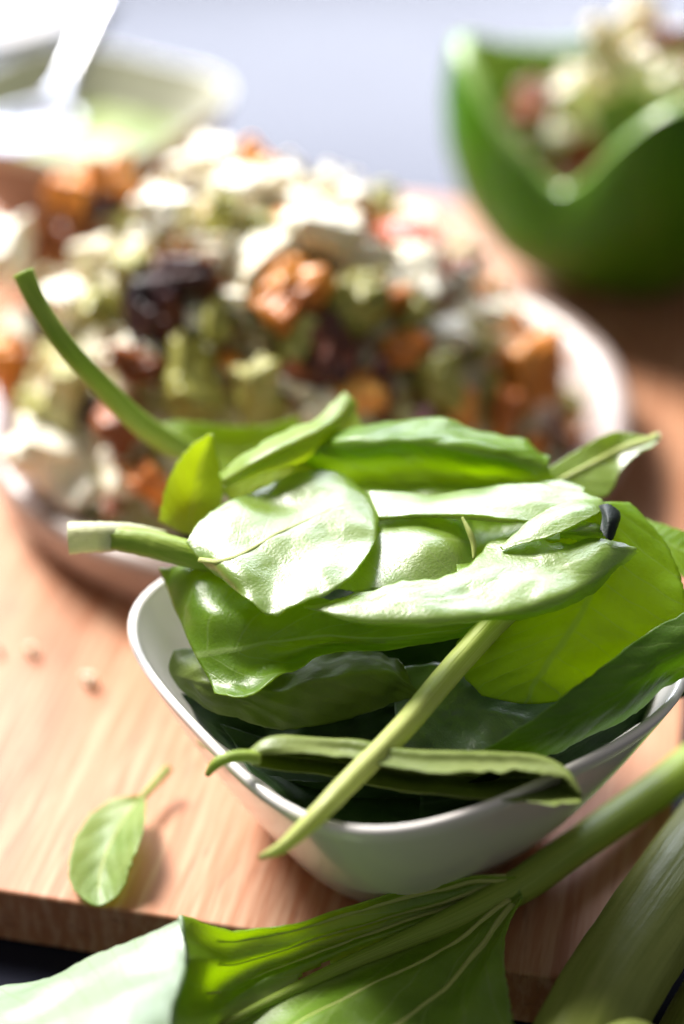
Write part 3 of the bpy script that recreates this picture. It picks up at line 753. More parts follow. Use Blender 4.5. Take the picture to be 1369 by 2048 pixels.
def blade(name, rows, mat, parent, origin, nu=70, nv=40, crinkle=0.05, quilt=0.022, veins=8.0, slant=2.2,
          ruffle=0.0, thick=0.022, seed=0, mid=None, folds=0.0, under=None, holes=(), ragged=0.05):
    """a leaf sheet spanned through measured points, puffed between its veins, with real thickness"""
    P = np.array(rows, float)
    g = cr(P, np.linspace(0, 1, nu))                                   # nu, k, 3
    g = cr(np.swapaxes(g, 0, 1), np.linspace(0, 1, nv))                # nv, nu, 3
    g = np.swapaxes(g, 0, 1)
    du = np.gradient(g, axis=0)
    dv = np.gradient(g, axis=1)
    nrm = np.cross(du, dv)
    ln = np.linalg.norm(nrm, axis=2, keepdims=True)
    nrm = nrm / np.maximum(ln, 1e-6)
    U, V = np.meshgrid(np.linspace(0, 1, nu), np.linspace(-1, 1, nv), indexing='ij')
    if mid is not None:                                                # the midrib runs off-centre
        V = np.where(V < mid, (V - mid) / (1 + mid), (V - mid) / (1 - mid))
    x = U * veins - np.abs(V) * slant
    q = np.abs((x % 1.0) - 0.5)                                        # 0 on a side vein
    puff = np.sqrt(np.clip(q * 2, 0, 1)) - 0.6
    edge = np.clip(np.minimum(U, 1 - U) * 8, 0, 1)
    width = np.linalg.norm(g[:, -1] - g[:, 0], axis=1)
    wk = np.clip(width / 2.0, 0.1, 1)[:, None]
    midrib = -np.exp(-(V / 0.06) ** 2) * 0.8
    d = (quilt * (puff + midrib)) * edge * wk
    off = Vector((seed * 7.3, seed * 3.1, seed * 1.7))
    nz = np.zeros((nu, nv))
    for i in range(nu):
        for j in range(nv):
            p = TWIST @ (Vector(g[i, j]) + off)
            nz[i, j] = noise.noise(p * 0.8) * 1.5 + noise.noise(p.yzx * 1.55) * 0.5 + noise.noise(p.zxy * 4.3) * 0.08
    if folds:
        d = d + folds * (1 - 1.6 * np.abs(np.sin(V * 6.5 + 1.2 * np.sin(U * 5)))) * np.clip(U * 4, 0.15, 1) * np.clip((0.66 - U) * 5, 0.1, 1)
    d = d + crinkle * nz * (0.35 + 0.65 * wk)
    if ruffle:
        for i in range(nu):
            for j in range(nv):
                e = abs(V[i, j]) ** 3
                d[i, j] += ruffle * e * noise.noise(Vector((U[i, j] * 9 + seed, V[i, j] * 1.5, seed)))
    # ragged rim: each edge is trimmed by an uneven amount
    for i in range(nu):
        w = max(np.linalg.norm(g[i, -1] - g[i, 0]), 0.3)
        a = ragged / w * (noise.noise(Vector((U[i, 0] * 11, seed, 1.0))) + 0.6 * noise.noise(Vector((U[i, 0] * 31, seed, 2.0))) + 0.5)
        b = ragged / w * (noise.noise(Vector((U[i, 0] * 11, seed, 5.0))) + 0.6 * noise.noise(Vector((U[i, 0] * 31, seed, 7.0))) + 0.5)
        g[i] = cr(g[i], np.linspace(min(max(a, 0), 0.2), 1 - min(max(b, 0), 0.2), nv))
    # a little bite out of line along the rim so the outline is not a clean curve
    g = g + nrm * d[..., None]
    for j, s in ((0, 1), (nv - 1, -1)):
        for i in range(nu):
            p = Vector(g[i, j]) + off
            g[i, j] += (g[i, j + s] - g[i, j]) * (0.6 * noise.noise(p * 6.0) + 0.3 * noise.noise(p * 15.0))
    v = (g.reshape(-1, 3) - np.array(origin)) * S
    uv = np.stack([U.ravel(), V.ravel()], 1)
    fc = grid_faces(nu, nv)
    mi = [1 if under and k // (nv - 1) >= int(under[0] * (nu - 1)) else 0 for k in range(len(fc))]
    for hu, hv, ru, rv, an in holes:
        keep = []
        for k, f in enumerate(fc):
            x, y = U.ravel()[f[0]] - hu, (V.ravel()[f[0]] - hv) * 0.5
            c_, s_ = math.cos(an), math.sin(an)
            if ((c_ * x + s_ * y) / ru) ** 2 + ((c_ * y - s_ * x) / rv) ** 2 > 1:
                keep.append(k)
        fc, mi = [fc[k] for k in keep], [mi[k] for k in keep]
    me = mesh_from(name, v, fc, uv)
    o = link(name, me, mat, parent)
    if under:
        me.materials.append(M[under[1]])
        me.polygons.foreach_set('material_index', mi)
    so = o.modifiers.new('thickness', 'SOLIDIFY')
    so.thickness = thick * S
    so.offset = 0
    return o, g


def tube(name, pts, radii, mat, parent, origin, seg=14, n=48, flat=1.0, ridges=0, ridge=0.0, wob=0.02, cup=0.0):
    """a solid stem swept through pts; flat squeezes it, ridges groove it lengthwise"""
    c = cr(np.array(pts, float), np.linspace(0, 1, n))
    r = cr(np.array(radii, float)[:, None], np.linspace(0, 1, n))[:, 0]
    t = np.gradient(c, axis=0)
    t /= np.linalg.norm(t, axis=1, keepdims=True)
    up = np.array([0, -0.45, 0.9])
    V, UV = [], []
    for i in range(n):
        a = np.cross(t[i], up)
        a /= np.linalg.norm(a)
        b = np.cross(a, t[i])
        for j in range(seg):
            ph = 2 * math.pi * j / seg
            k = 1 + ridge * math.cos(ridges * ph) + wob * noise.noise(Vector((i * 0.35, math.cos(ph) * 2, math.sin(ph) * 2)))
            cs, sn = math.cos(ph), math.sin(ph)
            if cup and sn > 0:
                sn *= 1 - cup
            V.append(c[i] + a * (cs * k * r[i]) + b * (sn * k * r[i] * flat))
            UV.append((i / n, abs(2 * j / seg - 1)))
    f = grid_faces(n, seg, True)
    V.append(c[0] - t[0] * r[0] * 0.08)
    UV.append((0, 0))
    V.append(c[-1] + t[-1] * r[-1] * 0.15)
    UV.append((1, 0))
    for j in range(seg):
        k = (j + 1) % seg
        f.append((k, j, n * seg))
        f.append(((n - 1) * seg + j, (n - 1) * seg + k, n * seg + 1))
    v = (np.array(V) - np.array(origin)) * S
    return link(name, mesh_from(name, v, f, UV), mat, parent)


def revolve(prof, seg, shape=lambda ph, r, z: (r, z)):
    V = []
    for r, z in prof:
        for j in range(seg):
            ph = 2 * math.pi * j / seg
            rr, zz = shape(ph, r, z)
            V.append((rr * math.cos(ph) * S, rr * math.sin(ph) * S, zz * S))
    f = grid_faces(len(prof), seg, True)
    return V, f


# ------------------------------------------------------------------ table and board
def table():
    n = 2
    me = mesh_from('table_top', [(-3, -1.2, 0), (3, -1.2, 0), (3, 4.5, 0), (-3, 4.5, 0)], [(0, 1, 2, 3)])
    o = link('table_top', me, M['table'])
    o.location.z = -1.75 * S
    tag(o, kind='structure')


def board():
    w0, w1, d0, d1, r, th = -34.0, 11.15, -17.95, 22.9, 2.6, 1.7
    pts = []
    for cx, cy, a0 in ((w1 - r, d1 - r, 0), (w0 + r, d1 - r, 90), (w0 + r, d0 + r, 180), (w1 - r, d0 + r, 270)):
        for k in range(9):
            a = math.radians(a0 + k * 90 / 8)
            pts.append((cx + r * math.cos(a), cy + r * math.sin(a)))
    bm = bmesh.new()
    lo = [bm.verts.new((x * S, y * S, -th * S)) for x, y in pts]
    bm.faces.new(lo)
    ex = bmesh.ops.extrude_face_region(bm, geom=bm.faces[:])
    bmesh.ops.translate(bm, vec=(0, 0, th * S), verts=[v for v in ex['geom'] if isinstance(v, bmesh.types.BMVert)])
    bmesh.ops.recalc_face_normals(bm, faces=bm.faces[:])
    ed = [e for e in bm.edges if abs(e.verts[0].co.z - e.verts[1].co.z) < 1e-6]
    bmesh.ops.bevel(bm, geom=ed, offset=0.10 * S, segments=3, affect='EDGES', profile=0.5)
    me = bpy.data.meshes.new('cutting_board')
    bm.to_mesh(me)
    bm.free()
    o = link('cutting_board', me, M['wood'], smooth=False)
    o.rotation_euler.z = math.radians(-12)
    tag(o, 'wide reddish brown wooden cutting board under the plate and bowls', 'cutting board')


table()
board()


# ------------------------------------------------------------------ white square bowls
def bowl_mesh():
    def sup(a, n):
        def f(ph):
            return a / (abs(math.cos(ph)) ** n + abs(math.sin(ph)) ** n) ** (1 / n)
        return f
    H, A0, A1, TH = 5.4, 2.85, 5.80, 0.22
    prof = []
    for k in range(13):
        t = k / 12
        prof.append((A0 + (A1 - A0) * t ** 0.72, H * t, 3.0 + 0.65 * t))
    prof = [(0.01, 0.12, 3.2), (2.3, 0.12, 3.0), (2.4, 0.0, 3.0)] + prof
    for k in range(1, 6):
        a = math.pi * k / 6
        prof.append((A1 - TH / 2 + TH / 2 * math.cos(a), H + TH / 2 * math.sin(a), 3.65))
    for k in range(12, -1, -1):
        t = k / 12
        prof.append((A0 - 0.1 + (A1 - TH - A0 + 0.1) * t ** 0.72, 0.55 + (H - 0.55) * t, 3.0 + 0.65 * t))
    prof.append((1.5, 0.45, 3))
    prof.append((0.01, 0.45, 3))
    seg = 112
    V = []
    for a, z, n in prof:
        f = sup(a, n)
        for j in range(seg):
            ph = 2 * math.pi * (j + 0.5) / seg
            r = f(ph)
            dz = 0.0
            if z > 1:                                    # the corners lift a touch
                c = max(0, r / a - 1.0) / 0.17
                dz = 0.10 * c * (z / H) ** 2
            V.append((r * math.cos(ph) * S, r * math.sin(ph) * S, (z + dz) * S))
    return mesh_from('bowl_shell', V, grid_faces(len(prof), seg, True))


BM = bowl_mesh()
BM2 = BM.copy()
BM2.materials.append(M['shaded_glaze'])
BM2.materials.append(M['brown_outer'])
for p in BM2.polygons:
    if p.index < 112 * 14:
        p.material_index = 1
    p.use_smooth = True
BC = (1.48, -13.79, 0.0)
b = thing('serving_bowl', BC, 'white square ceramic bowl heaped with spinach leaves', 'bowl', rz=math.radians(33.8))
o = link('bowl_shell', BM, M['ceramic'], b)
DC = (-10.1, 20.7, 0.0)
b2 = thing('dip_bowl', DC, 'white square bowl of green dip with a spoon at the back left', 'bowl', rz=math.radians(-30))
o = link('bowl_shell', BM2, None, b2)
o.scale = (0.88, 0.88, 0.91)


def dip():
    n, seg, V = 10, 72, []
    for i in range(n + 1):
        for j in range(seg):
            ph = 2 * math.pi * j / seg
            r = 3.9 * (i / n + 0.002) / (abs(math.cos(ph)) ** 4.5 + abs(math.sin(ph)) ** 4.5) ** (1 / 4.5)
            x, y = r * math.cos(ph), r * math.sin(ph)
            z = 0.22 * noise.noise(Vector((x * 0.5, y * 0.5, 3))) + 0.12 * noise.noise(Vector((x * 1.3, y * 1.3, 5)))
            V.append((x * S, y * S, (z + 3.0) * S))
    o = link('dip', mesh_from('dip', V, grid_faces(n + 1, seg, True)), M['dip'])
    o.location = Vector(DC) * S
    o.rotation_euler.z = math.radians(-30)
    tag(o, 'pale green creamy dip filling the back left bowl', 'dip')


dip()


def spoon():
    p = TUBE['spoon']
    t = thing('spoon', p[0], 'shiny steel spoon leaning in the bowl of green dip', 'spoon')
    tube('handle', p[1:], [0.42, 0.30, 0.33, 0.42, 0.50], M['steel'], t, p[0], seg=16, n=40, flat=0.5)
    V = []
    n, seg = 12, 28
    for side in (0, 1):
        for i in range(n + 1):
            for j in range(seg):
                a = 2 * math.pi * j / seg
                r = (i / n)
                z = -0.75 * (1 - r * r) - side * 0.12
                V.append((r * 2.4 * math.cos(a) * S, r * 1.6 * math.sin(a) * S, z * 0.6 * S))
    f = grid_faces(n + 1, seg, True)
    m = (n + 1) * seg
    f += [tuple(x + m for x in q[::-1]) for q in f]
    for j in range(seg):
        k = (j + 1) % seg
        f.append((n * seg + j, n * seg + k, m + n * seg + k, m + n * seg + j))
    o = link('spoon_bowl', mesh_from('spoon_bowl', V, f), M['steel'], t)
    o.rotation_euler = (0.02, 0.02, math.radians(58))


spoon()


def saucer():
    prof = [(0.01, 0.02), (4.0, 0.02), (6.2, 0.1), (6.6, 0.3), (6.62, 0.42), (6.5, 0.48), (6.2, 0.46), (4.4, 0.34), (0.01, 0.32)]
    V, f = revolve(prof, 64)
    t = link('saucer', mesh_from('saucer', V, f), M['ceramic'])
    t.location = (-0.20, 0.50, -0.0172)
    tag(t, 'white dish just showing at the far upper left corner behind the dip bowl', 'dish')


saucer()


# ------------------------------------------------------------------ plate with the salad heap
PC = (-1.1, 3.4, 0.0)


def plate():
    prof = [(0.01, 0.12), (8.2, 0.12), (8.5, 0.0), (9.3, 0.0), (9.75, 0.25), (10.1, 0.8), (10.35, 1.5), (10.42, 1.9),
            (10.35, 2.15), (10.1, 2.28), (9.75, 2.28), (9.45, 2.12), (9.0, 1.6), (8.2, 1.05), (6.5, 0.75), (3.5, 0.62), (0.01, 0.6)]

    def wav(ph, r, z):
        k = noise.noise(Vector((math.cos(ph) * 1.4, math.sin(ph) * 1.4, 2.0)))
        q = noise.noise(Vector((math.cos(ph) * 5, math.sin(ph) * 5, r * 0.4)))
        return r * (1 + 0.012 * k + 0.004 * q), z + (0.10 * k + 0.03 * q) * (z / 2)
    V, f = revolve(prof, 128, wav)
    o = link('plate', mesh_from('plate', V, f), M['plate'])
    s = o.modifiers.new('round', 'SUBSURF')
    s.levels = s.render_levels = 1
    o.location = Vector(PC) * S
    tag(o, 'round pinkish grey speckled stoneware plate holding the salad heap', 'plate')


plate()
rng = random.Random(11)


def heap(x, y):
    dx = (x + 2.8) / (8.8 if x < -2.8 else 11.0)
    r2 = dx ** 2 + ((y - 4.2) / 9.4) ** 2
    return 1.0 + 8.3 * max(0, 1 - r2) ** (0.75 if x < -2.8 else 0.75 + 0.03 * (x + 2.8))


def mound():
    V, n, seg = [], 70, 170
    for i in range(n + 1):
        for j in range(seg):
            a, q = 6.2832 * j / seg, 9.25 * (i / n + 0.002)
            x, y = q * math.cos(a), q * math.sin(a)
            p = Vector((x, y, 0.0))
            z = heap(x + PC[0], y + PC[1]) - 0.70
            z += 0.55 * noise.noise(p * 0.8) + 0.45 * abs(noise.noise(p * 1.7)) + 0.2 * noise.noise(p * 4.0)
            V.append((x * S, y * S, max(z, 0.7) * S))
    k = NT('creamy_dressed_salad')
    o = k.obj()
    big, mid_, sm = k.noise(70, 3, o, 0.5, 0.4), k.noise(130, 3, o), k.noise(420, 3, o)
    c = k.ramp(big, [(0.30, (0.13, 0.045, 0.02)), (0.40, (0.34, 0.12, 0.04)), (0.47, (0.38, 0.34, 0.10)), (0.55, (0.46, 0.45, 0.20)), (0.64, (0.70, 0.64, 0.44)), (0.74, (0.62, 0.28, 0.08))])
    c = k.mix(k.smooth(mid_, 0.50, 0.62), c, (0.76, 0.72, 0.58))
    c = k.mix(k.math('MULTIPLY', k.smooth(sm, 0.6, 0.7), 0.7), c, (0.10, 0.05, 0.03))
    k.l(c, k.p.inputs['Base Color'])
    k.p.inputs['Roughness'].default_value = 0.34
    k.l(k.bump(sm, 0.6, 0.001), k.p.inputs['Normal'])
    o = link('salad_mound', mesh_from('salad_mound', V, grid_faces(n + 1, seg, True)), k.m)
    o.location = Vector(PC) * S
    tag(o, 'creamy dressed bed of salad that the larger pieces on the plate sit in', 'salad', kind='stuff')


mound()


def lump_mesh(kind, seed):
    """a cut or broken piece of food: box-like for dice, craggy for cheese and roast bits"""
    r = random.Random(seed)
    bm = bmesh.new()
    if kind in ('char', 'brown', 'creamy'):
        bmesh.ops.create_icosphere(bm, subdivisions=4, radius=0.55)
        amp, fr, sq = 0.75, 2.3, (1.0 + 0.4 * r.random(), 0.6 + 0.3 * r.random(), 0.45 + 0.2 * r.random())
    elif kind in ('tomato', 'ham'):
        bmesh.ops.create_cube(bm, size=1.0)
        bmesh.ops.subdivide_edges(bm, edges=bm.edges[:], cuts=9, use_grid_fill=True)
        amp, fr, sq = 0.12, 1.3, (1.2, 0.8, 0.3)
    else:
        bmesh.ops.create_cube(bm, size=1.0)
        bmesh.ops.subdivide_edges(bm, edges=bm.edges[:], cuts=11, use_grid_fill=True)
        amp, fr = (0.46, 1.7) if kind == 'cheese' else (0.5, 1.7)
        sq = (1.0 + 0.25 * r.random(), 0.7 + 0.25 * r.random(), 0.5 + 0.3 * r.random())
    off = Vector((seed * 3.7, seed * 1.9, seed * 5.3))
    k = 0.12 if kind == 'cheese' else 0.2 if kind == 'avocado' else 0.3
    for v in bm.verts:
        p = v.co.copy()
        L = p.length
        if kind not in ('char', 'brown', 'creamy'):
            p = p.lerp(p.normalized() * 0.58, k)
        n = noise.noise(p * fr + off) * amp + noise.noise(p * fr * 2.6 + off) * amp * 0.45 + noise.noise(p * 7 + off) * amp * 0.30
        if kind == 'cheese':
            n -= 0.10 * max(0, noise.noise(p * 4.2 + off * 2) - 0.1)
        p = p * (1 + n)
        if kind in ('tomato', 'ham'):
            p.z += 0.5 * (p.x ** 2)
        v.co = Vector((p.x * sq[0], p.y * sq[1], p.z * sq[2])) * S
    me = bpy.data.meshes.new(kind + '_lump')
    bm.to_mesh(me)
    bm.free()
    me.materials.append(M[kind])
    me.polygons.foreach_set('use_smooth', [True] * len(me.polygons))
    return me


NAME = {'cheese': ('cheese_chunk', 'cheese chunk'), 'avocado': ('avocado_piece', 'avocado piece'), 'squash': ('squash_piece', 'squash piece'),
        'char': ('dark_roast_piece', 'roast piece'), 'brown': ('brown_roast_piece', 'roast piece'), 'tomato': ('tomato_piece', 'tomato piece'),
        'ham': ('ham_piece', 'ham piece'), 'onion': ('onion_bit', 'onion'), 'creamy': ('creamy_piece', 'pepper filling')}
LUMP = {k: [lump_mesh(k, 10 * i + j) for j in range(6)] for i, k in enumerate(NAME)}


def lump(kind, c, size, label, group, flat=False):
    me = rng.choice(LUMP[kind])
    o = bpy.data.objects.new(NAME[kind][0], me)
    col.objects.link(o)
    o.location = Vector(c) * S
    o.scale = [size * rng.uniform(0.92, 1.12) for _ in range(3)]
    o.rotation_euler = (rng.uniform(-0.5, 0.5), rng.uniform(-0.5, 0.5), rng.uniform(0, 6.28)) if flat else [rng.uniform(0, 6.28) for _ in range(3)]
    return tag(o, label, NAME[kind][1], group)


for c, s, kind, label in CHUNK:
    lump(kind, c, s * 1.16, label, 'pieces of food in the salad heap', flat=kind in ('cheese', 'tomato'))
FILL = {'cheese': 'small white cheese crumb tucked between larger pieces of the salad heap',
        'avocado': 'small avocado dice tucked between larger pieces of the salad heap',
        'squash': 'small orange squash dice tucked between larger pieces of the salad heap',
        'brown': 'small brown roast bit tucked between larger pieces of the salad heap',
        'char': 'small dark roast bit tucked between larger pieces of the salad heap'}
pool = ['avocado'] * 3 + ['cheese'] * 9 + ['squash'] * 5 + ['brown'] * 6 + ['char'] * 4
spots = []
for _ in range(4000):
    a, q = rng.uniform(0, 6.28), 9.3 * math.sqrt(rng.random())
    x, y = PC[0] + q * math.cos(a), PC[1] + q * math.sin(a)
    if all((x - u) ** 2 + (y - v) ** 2 > 1.15 for u, v in spots):
        spots.append((x, y))
for i, (x, y) in enumerate(spots[:215]):
    k = rng.choice(pool)
    s = rng.choice((0.5, 0.65, 0.8, 1.0, 1.3))
    if any((Vector((x, y, heap(x, y))) - Vector(c)).length < 0.62 * (q + 0.4 * s) for c, q, _, _ in CHUNK):
        continue
    lump(k, (x, y, heap(x, y) - 0.32 - 0.2 * s), s, FILL[k], 'small %s pieces filling the salad heap' % k)


def crumble():
    """the finest crumbs of cheese strewn over the heap, too many to count"""
    V, F = [], []
    for _ in range(260):
        a, q = rng.uniform(0, 6.28), 9.2 * math.sqrt(rng.random())
        x, y = PC[0] + q * math.cos(a), PC[1] + q * math.sin(a)
        z = heap(x, y) + rng.uniform(-0.25, 0.25)
        r_ = rng.choice((0.08, 0.11, 0.15, 0.2))
        n0 = len(V)
        for dx, dy, dz in ((1, 0, 0), (-1, 0, 0), (0, 1, 0), (0, -1, 0), (0, 0, 1), (0, 0, -1)):
            k = r_ * rng.uniform(0.7, 1.4)
            V.append(((x + dx * k + rng.uniform(-.4, .4) * r_) * S, (y + dy * k + rng.uniform(-.4, .4) * r_) * S, (z + dz * k) * S))
        for t in ((0, 2, 4), (2, 1, 4), (1, 3, 4), (3, 0, 4), (2, 0, 5), (1, 2, 5), (3, 1, 5), (0, 3, 5)):
            F.append(tuple(n0 + i for i in t))
    o = link('cheese_crumbs', mesh_from('cheese_crumbs', V, F), M['cheese'])
    tag(o, 'finest white cheese crumbs strewn all over the salad heap', 'cheese crumbs', kind='stuff')


crumble()

# ------------------------------------------------------------------ crumbs on the board
for x, y, s, l in ((-7.0, -8.5, 0.42, 'white cheese crumb on the board left of the spinach bowl'),
                   (-8.75, -7.2, 0.34, 'smaller white cheese crumb on the board near the left edge of the picture'),
                   (-9.7, -7.2, 0.26, 'dark crumb on the board at the left edge of the picture')):
    lump('cheese' if 'white' in l else 'brown', (x, y, s * 0.3), s, l, 'crumbs on the board')


# ------------------------------------------------------------------ stuffed pepper
def pepper():
    AX = (10.6, 16.5, 0.0)
    t = thing('stuffed_pepper', AX, 'open green bell pepper stuffed with cheese and roast pieces at the upper right', 'bell pepper')
    keys = [(0, 8.4), (45, 7.6), (85, 6.8), (110, 6.5), (135, 7.2), (172, 8.8), (187, 9.0), (204, 8.2), (222, 6.7), (236, 5.6), (245, 6.0), (257, 7.7), (269, 9.0), (286, 9.4), (312, 9.1), (336, 8.7), (360, 8.4)]

    def rim(ph):
        d = math.degrees(ph) % 360
        ks = [keys[-2]] + keys + [keys[1]]
        for n_ in range(1, len(ks) - 2):
            (a, u), (b_, v) = ks[n_], ks[n_ + 1]
            if a <= d <= b_:
                a0, u0 = ks[n_ - 1]
                a1, v1 = ks[n_ + 2]
                a0, a1 = (a0 - 360 if a0 > a else a0), (a1 + 360 if a1 < b_ else a1)
                w, f = b_ - a, (d - a) / (b_ - a)
                m0, m1 = (v - u0) / (b_ - a0) * w, (v1 - u) / (a1 - a) * w
                return (2 * f ** 3 - 3 * f ** 2 + 1) * u + (f ** 3 - 2 * f ** 2 + f) * m0 + (3 * f ** 2 - 2 * f ** 3) * v + (f ** 3 - f ** 2) * m1
    prof = [(0, 0.01), (0, 2.2), (0.04, 3.1), (0.12, 4.2), (0.25, 5.4), (0.42, 6.35), (0.6, 6.85), (0.78, 7.0), (0.92, 6.85), (1.0, 6.65)]
    pt = [p[0] for p in prof]
    pr = [p[1] for p in prof]
    seg, n = 120, 26
    rows = []
    for i in range(n + 1):
        s_ = i / n
        z = s_ ** 1.25
        rows.append((z, float(np.interp(z, pt[1:], pr[1:]))))
    rows = [(0, 0.02), (0, 1.2)] + rows
    V = []

    def lobes(ph, zf):
        return 1 - 0.13 * (0.5 + 0.5 * math.cos(4 * (ph - math.radians(238)))) ** 3 * (1 - 0.3 * zf) + 0.02 * noise.noise(Vector((math.cos(ph), math.sin(ph), zf * 2)))
    for zf, r in rows:
        for j in range(seg):
            ph = 2 * math.pi * j / seg
            h = rim(ph)
            k = lobes(ph, zf)
            base = 0.35 * (0.5 + 0.5 * math.cos(4 * (ph - math.radians(238)))) * (1 - zf) ** 3 if r > 1 else 0.5
            V.append((r * k * math.cos(ph) * S, r * k * math.sin(ph) * S, (zf * h + base) * S))
    no = len(rows)
    f = grid_faces(no, seg, True)
    o = link('outer_wall', mesh_from('outer_wall', V, f), M['pepper'], t)
    TH = 0.55
    V2 = []
    rows_in = [rw for rw in rows[::-1] if rw[1] > 1.0]
    ni = len(rows_in)
    for zf, r in rows_in:
        for j in range(seg):
            ph = 2 * math.pi * j / seg
            h = rim(ph)
            k = lobes(ph, zf)
            rr = max(0.3, r - TH)
            V2.append((rr * k * math.cos(ph) * S, rr * k * math.sin(ph) * S, (zf * (h - 0.6) + 0.6) * S))
    link('inner_wall', mesh_from('inner_wall', V2, grid_faces(ni, seg, True)), M['pepper_inner'], t)
    V3 = []
    for q in range(7):
        w = q / 6
        for j in range(seg):
            ph = 2 * math.pi * j / seg
            h = rim(ph)
            k = lobes(ph, 1.0)
            rr = 6.65 - TH * w
            V3.append((rr * k * math.cos(ph) * S, rr * k * math.sin(ph) * S, (h + 0.10 * math.sin(math.pi * w)) * S))
    link('cut_edge', mesh_from('cut_edge', V3, grid_faces(7, seg, True)), M['pepper_flesh'], t)
    G = 'pieces stuffed into the green pepper'
    for c, s, kind, label in FILLING:
        lump(kind, c, s * 0.9, label, G)
    for i in range(81):
        a, q = rng.uniform(0, 6.28), (3.3, 4.4, 5.4)[i % 3] * math.sqrt(rng.random())
        k = rng.choice(['cheese', 'creamy', 'brown', 'brown', 'brown'])
        x, y = AX[0] + 0.6 + q * math.cos(a), AX[1] + q * math.sin(a)
        z = (2.2 + 2.4 * (i % 3) / 2) + (3.4 * max(0, 1 - ((x - 13) / 6) ** 2 - ((y - 18) / 5) ** 2) if i % 3 == 2 else 0)
        lump(k, (x, y, z), rng.uniform(0.7, 1.5), {'cheese': 'white cheese piece', 'creamy': 'creamy yellow piece', 'brown': 'brown roast piece'}[k] + ' packed lower inside the stuffed pepper', G + ', lower down')


pepper()


# ------------------------------------------------------------------ spinach
def spinach(key, label, mat, name='spinach_leaf', cat='spinach leaf', stem=None, group='spinach leaves heaped in the white bowl', **kw):
    rows = LEAF[key]
    P = np.array(rows)
    org = tuple(P.reshape(-1, 3).mean(0))
    t = thing(name, org, label, cat, group)
    rib = kw.pop('rib', None)
    ribs = kw.pop('ribs', ())
    o, g = blade('blade', rows, M[mat], t, org, seed=len(label), **kw)
    if rib:
        r0, r1, m, c0, c1 = rib
        nv = g.shape[1]
        j = g[:, int(c0 * (nv - 1))]
        k = max(2, int(g.shape[0] * c1))
        pts = g[:k:6, int(c0 * (nv - 1))]
        if len(pts) > 3:
            tube('midrib', pts, np.linspace(r0, r1, len(pts)), M[m], t, org, seg=10, n=50, flat=0.7)
    for c0 in ribs:
        pts = g[int(0.03 * g.shape[0]):int(0.56 * g.shape[0]):5, int(c0 * (g.shape[1] - 1))]
        tube('vein', pts, np.linspace(0.12, 0.03, len(pts)), M['stem'], t, org, seg=8, n=60, flat=0.5)
    for st in stem or ():
        n_, k_, rad, m_, kws = st
        tube(n_, TUBE[k_], rad, M[m_], t, org, **kws)
    return t


spinach('deepright', 'dark leaf lining the right inside wall of the bowl', 'leaf_shade', crinkle=0.08)
spinach('deepfill', 'dark leaf lining the front inside wall of the bowl under the rolled one', 'leaf_shade', crinkle=0.08)
spinach('deepmid', 'dark leaf under the long stem in the middle of the bowl', 'leaf_shade', crinkle=0.15)
spinach('deepback', 'dark leaf in the middle of the heap under the oval and front leaves', 'leaf_shade', crinkle=0.15)
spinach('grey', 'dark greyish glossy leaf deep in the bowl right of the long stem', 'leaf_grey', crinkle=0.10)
spinach('deepleft', 'very dark leaf lying deep at the left inside the bowl', 'leaf_shade', crinkle=0.15)
spinach('deepfront', 'very dark leaf lying in the bottom front corner of the bowl', 'leaf_shade', crinkle=0.15)
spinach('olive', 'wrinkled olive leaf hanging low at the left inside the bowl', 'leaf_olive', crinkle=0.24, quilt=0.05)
spinach('rolled', 'rolled up leaf lying across the front rim of the bowl', 'leaf_lit', crinkle=0.05, quilt=0.0, ragged=0.05, nv=72,
        stem=[('stem', 'curl', [0.16, 0.14, 0.13, 0.12, 0.07], 'stem_green', {})])
spinach('drape', 'broad green leaf draped down the right side of the heap', 'leaf', crinkle=0.10, quilt=0.05)
spinach('rightfold', 'leaf folded up against the right rim of the bowl', 'leaf_mid', crinkle=0.07, quilt=0.03)
spinach('left', 'glossy dark leaf with a turned up lower edge at the left of the bowl', 'leaf_gloss', crinkle=0.10, quilt=0.03, nv=48)
spinach('backleft', 'green leaf at the back left with a long bare stem rising over the plate', 'leaf', crinkle=0.06,
        stem=[('stem', 'backstem', [0.27, 0.24, 0.25, 0.27, 0.30, 0.32, 0.25], 'stem_green', dict(ridges=3, ridge=0.06))])
spinach('back', 'large leaf curled over along the back of the heap', 'leaf_gloss', crinkle=0.10, quilt=0.04, ruffle=0.15, nv=48)
spinach('shelf', 'pale flat leaf between the curled back leaf and the oval one', 'leaf_light', crinkle=0.08)
spinach('underfold', 'bright yellow green leaf under the folded pale one', 'leaf_yellow', crinkle=0.08)
spinach('folded', 'pale folded leaf pointing up right toward the plate', 'leaf_yellow', crinkle=0.06, quilt=0.02)
spinach('pointed', 'small upright pointed leaf at the left end of the heap', 'leaf_yellow', crinkle=0.05)
spinach('backright', 'pale leaf pointing out past the right back of the heap', 'leaf_light', crinkle=0.06, rib=(0.07, 0.13, 'stem', 0.5, 1.0))
spinach('farright', 'green leaf edge cut by the right edge of the picture', 'leaf', crinkle=0.05)
spinach('hollow', 'pale torn leaf sunk behind the broad front leaf', 'leaf_light', quilt=0.0, crinkle=0.16)
spinach('band', 'pale leaf with a yellow rib behind the broad front leaf', 'leaf_light', quilt=0.0, crinkle=0.08,
        stem=[('midrib', 'bandrib', [0.09, 0.10, 0.10, 0.09, 0.05], 'stem', {})])
spinach('dome', 'domed leaf bulging between the oval leaf and the front leaf', 'leaf_light', quilt=0.0, crinkle=0.05)
spinach('flap', 'torn pale leaf flap at the right top of the heap', 'leaf_light', quilt=0.0, crinkle=0.09)
spinach('scrap', 'small pale leaf scrap beside the black one', 'leaf_light', crinkle=0.05)
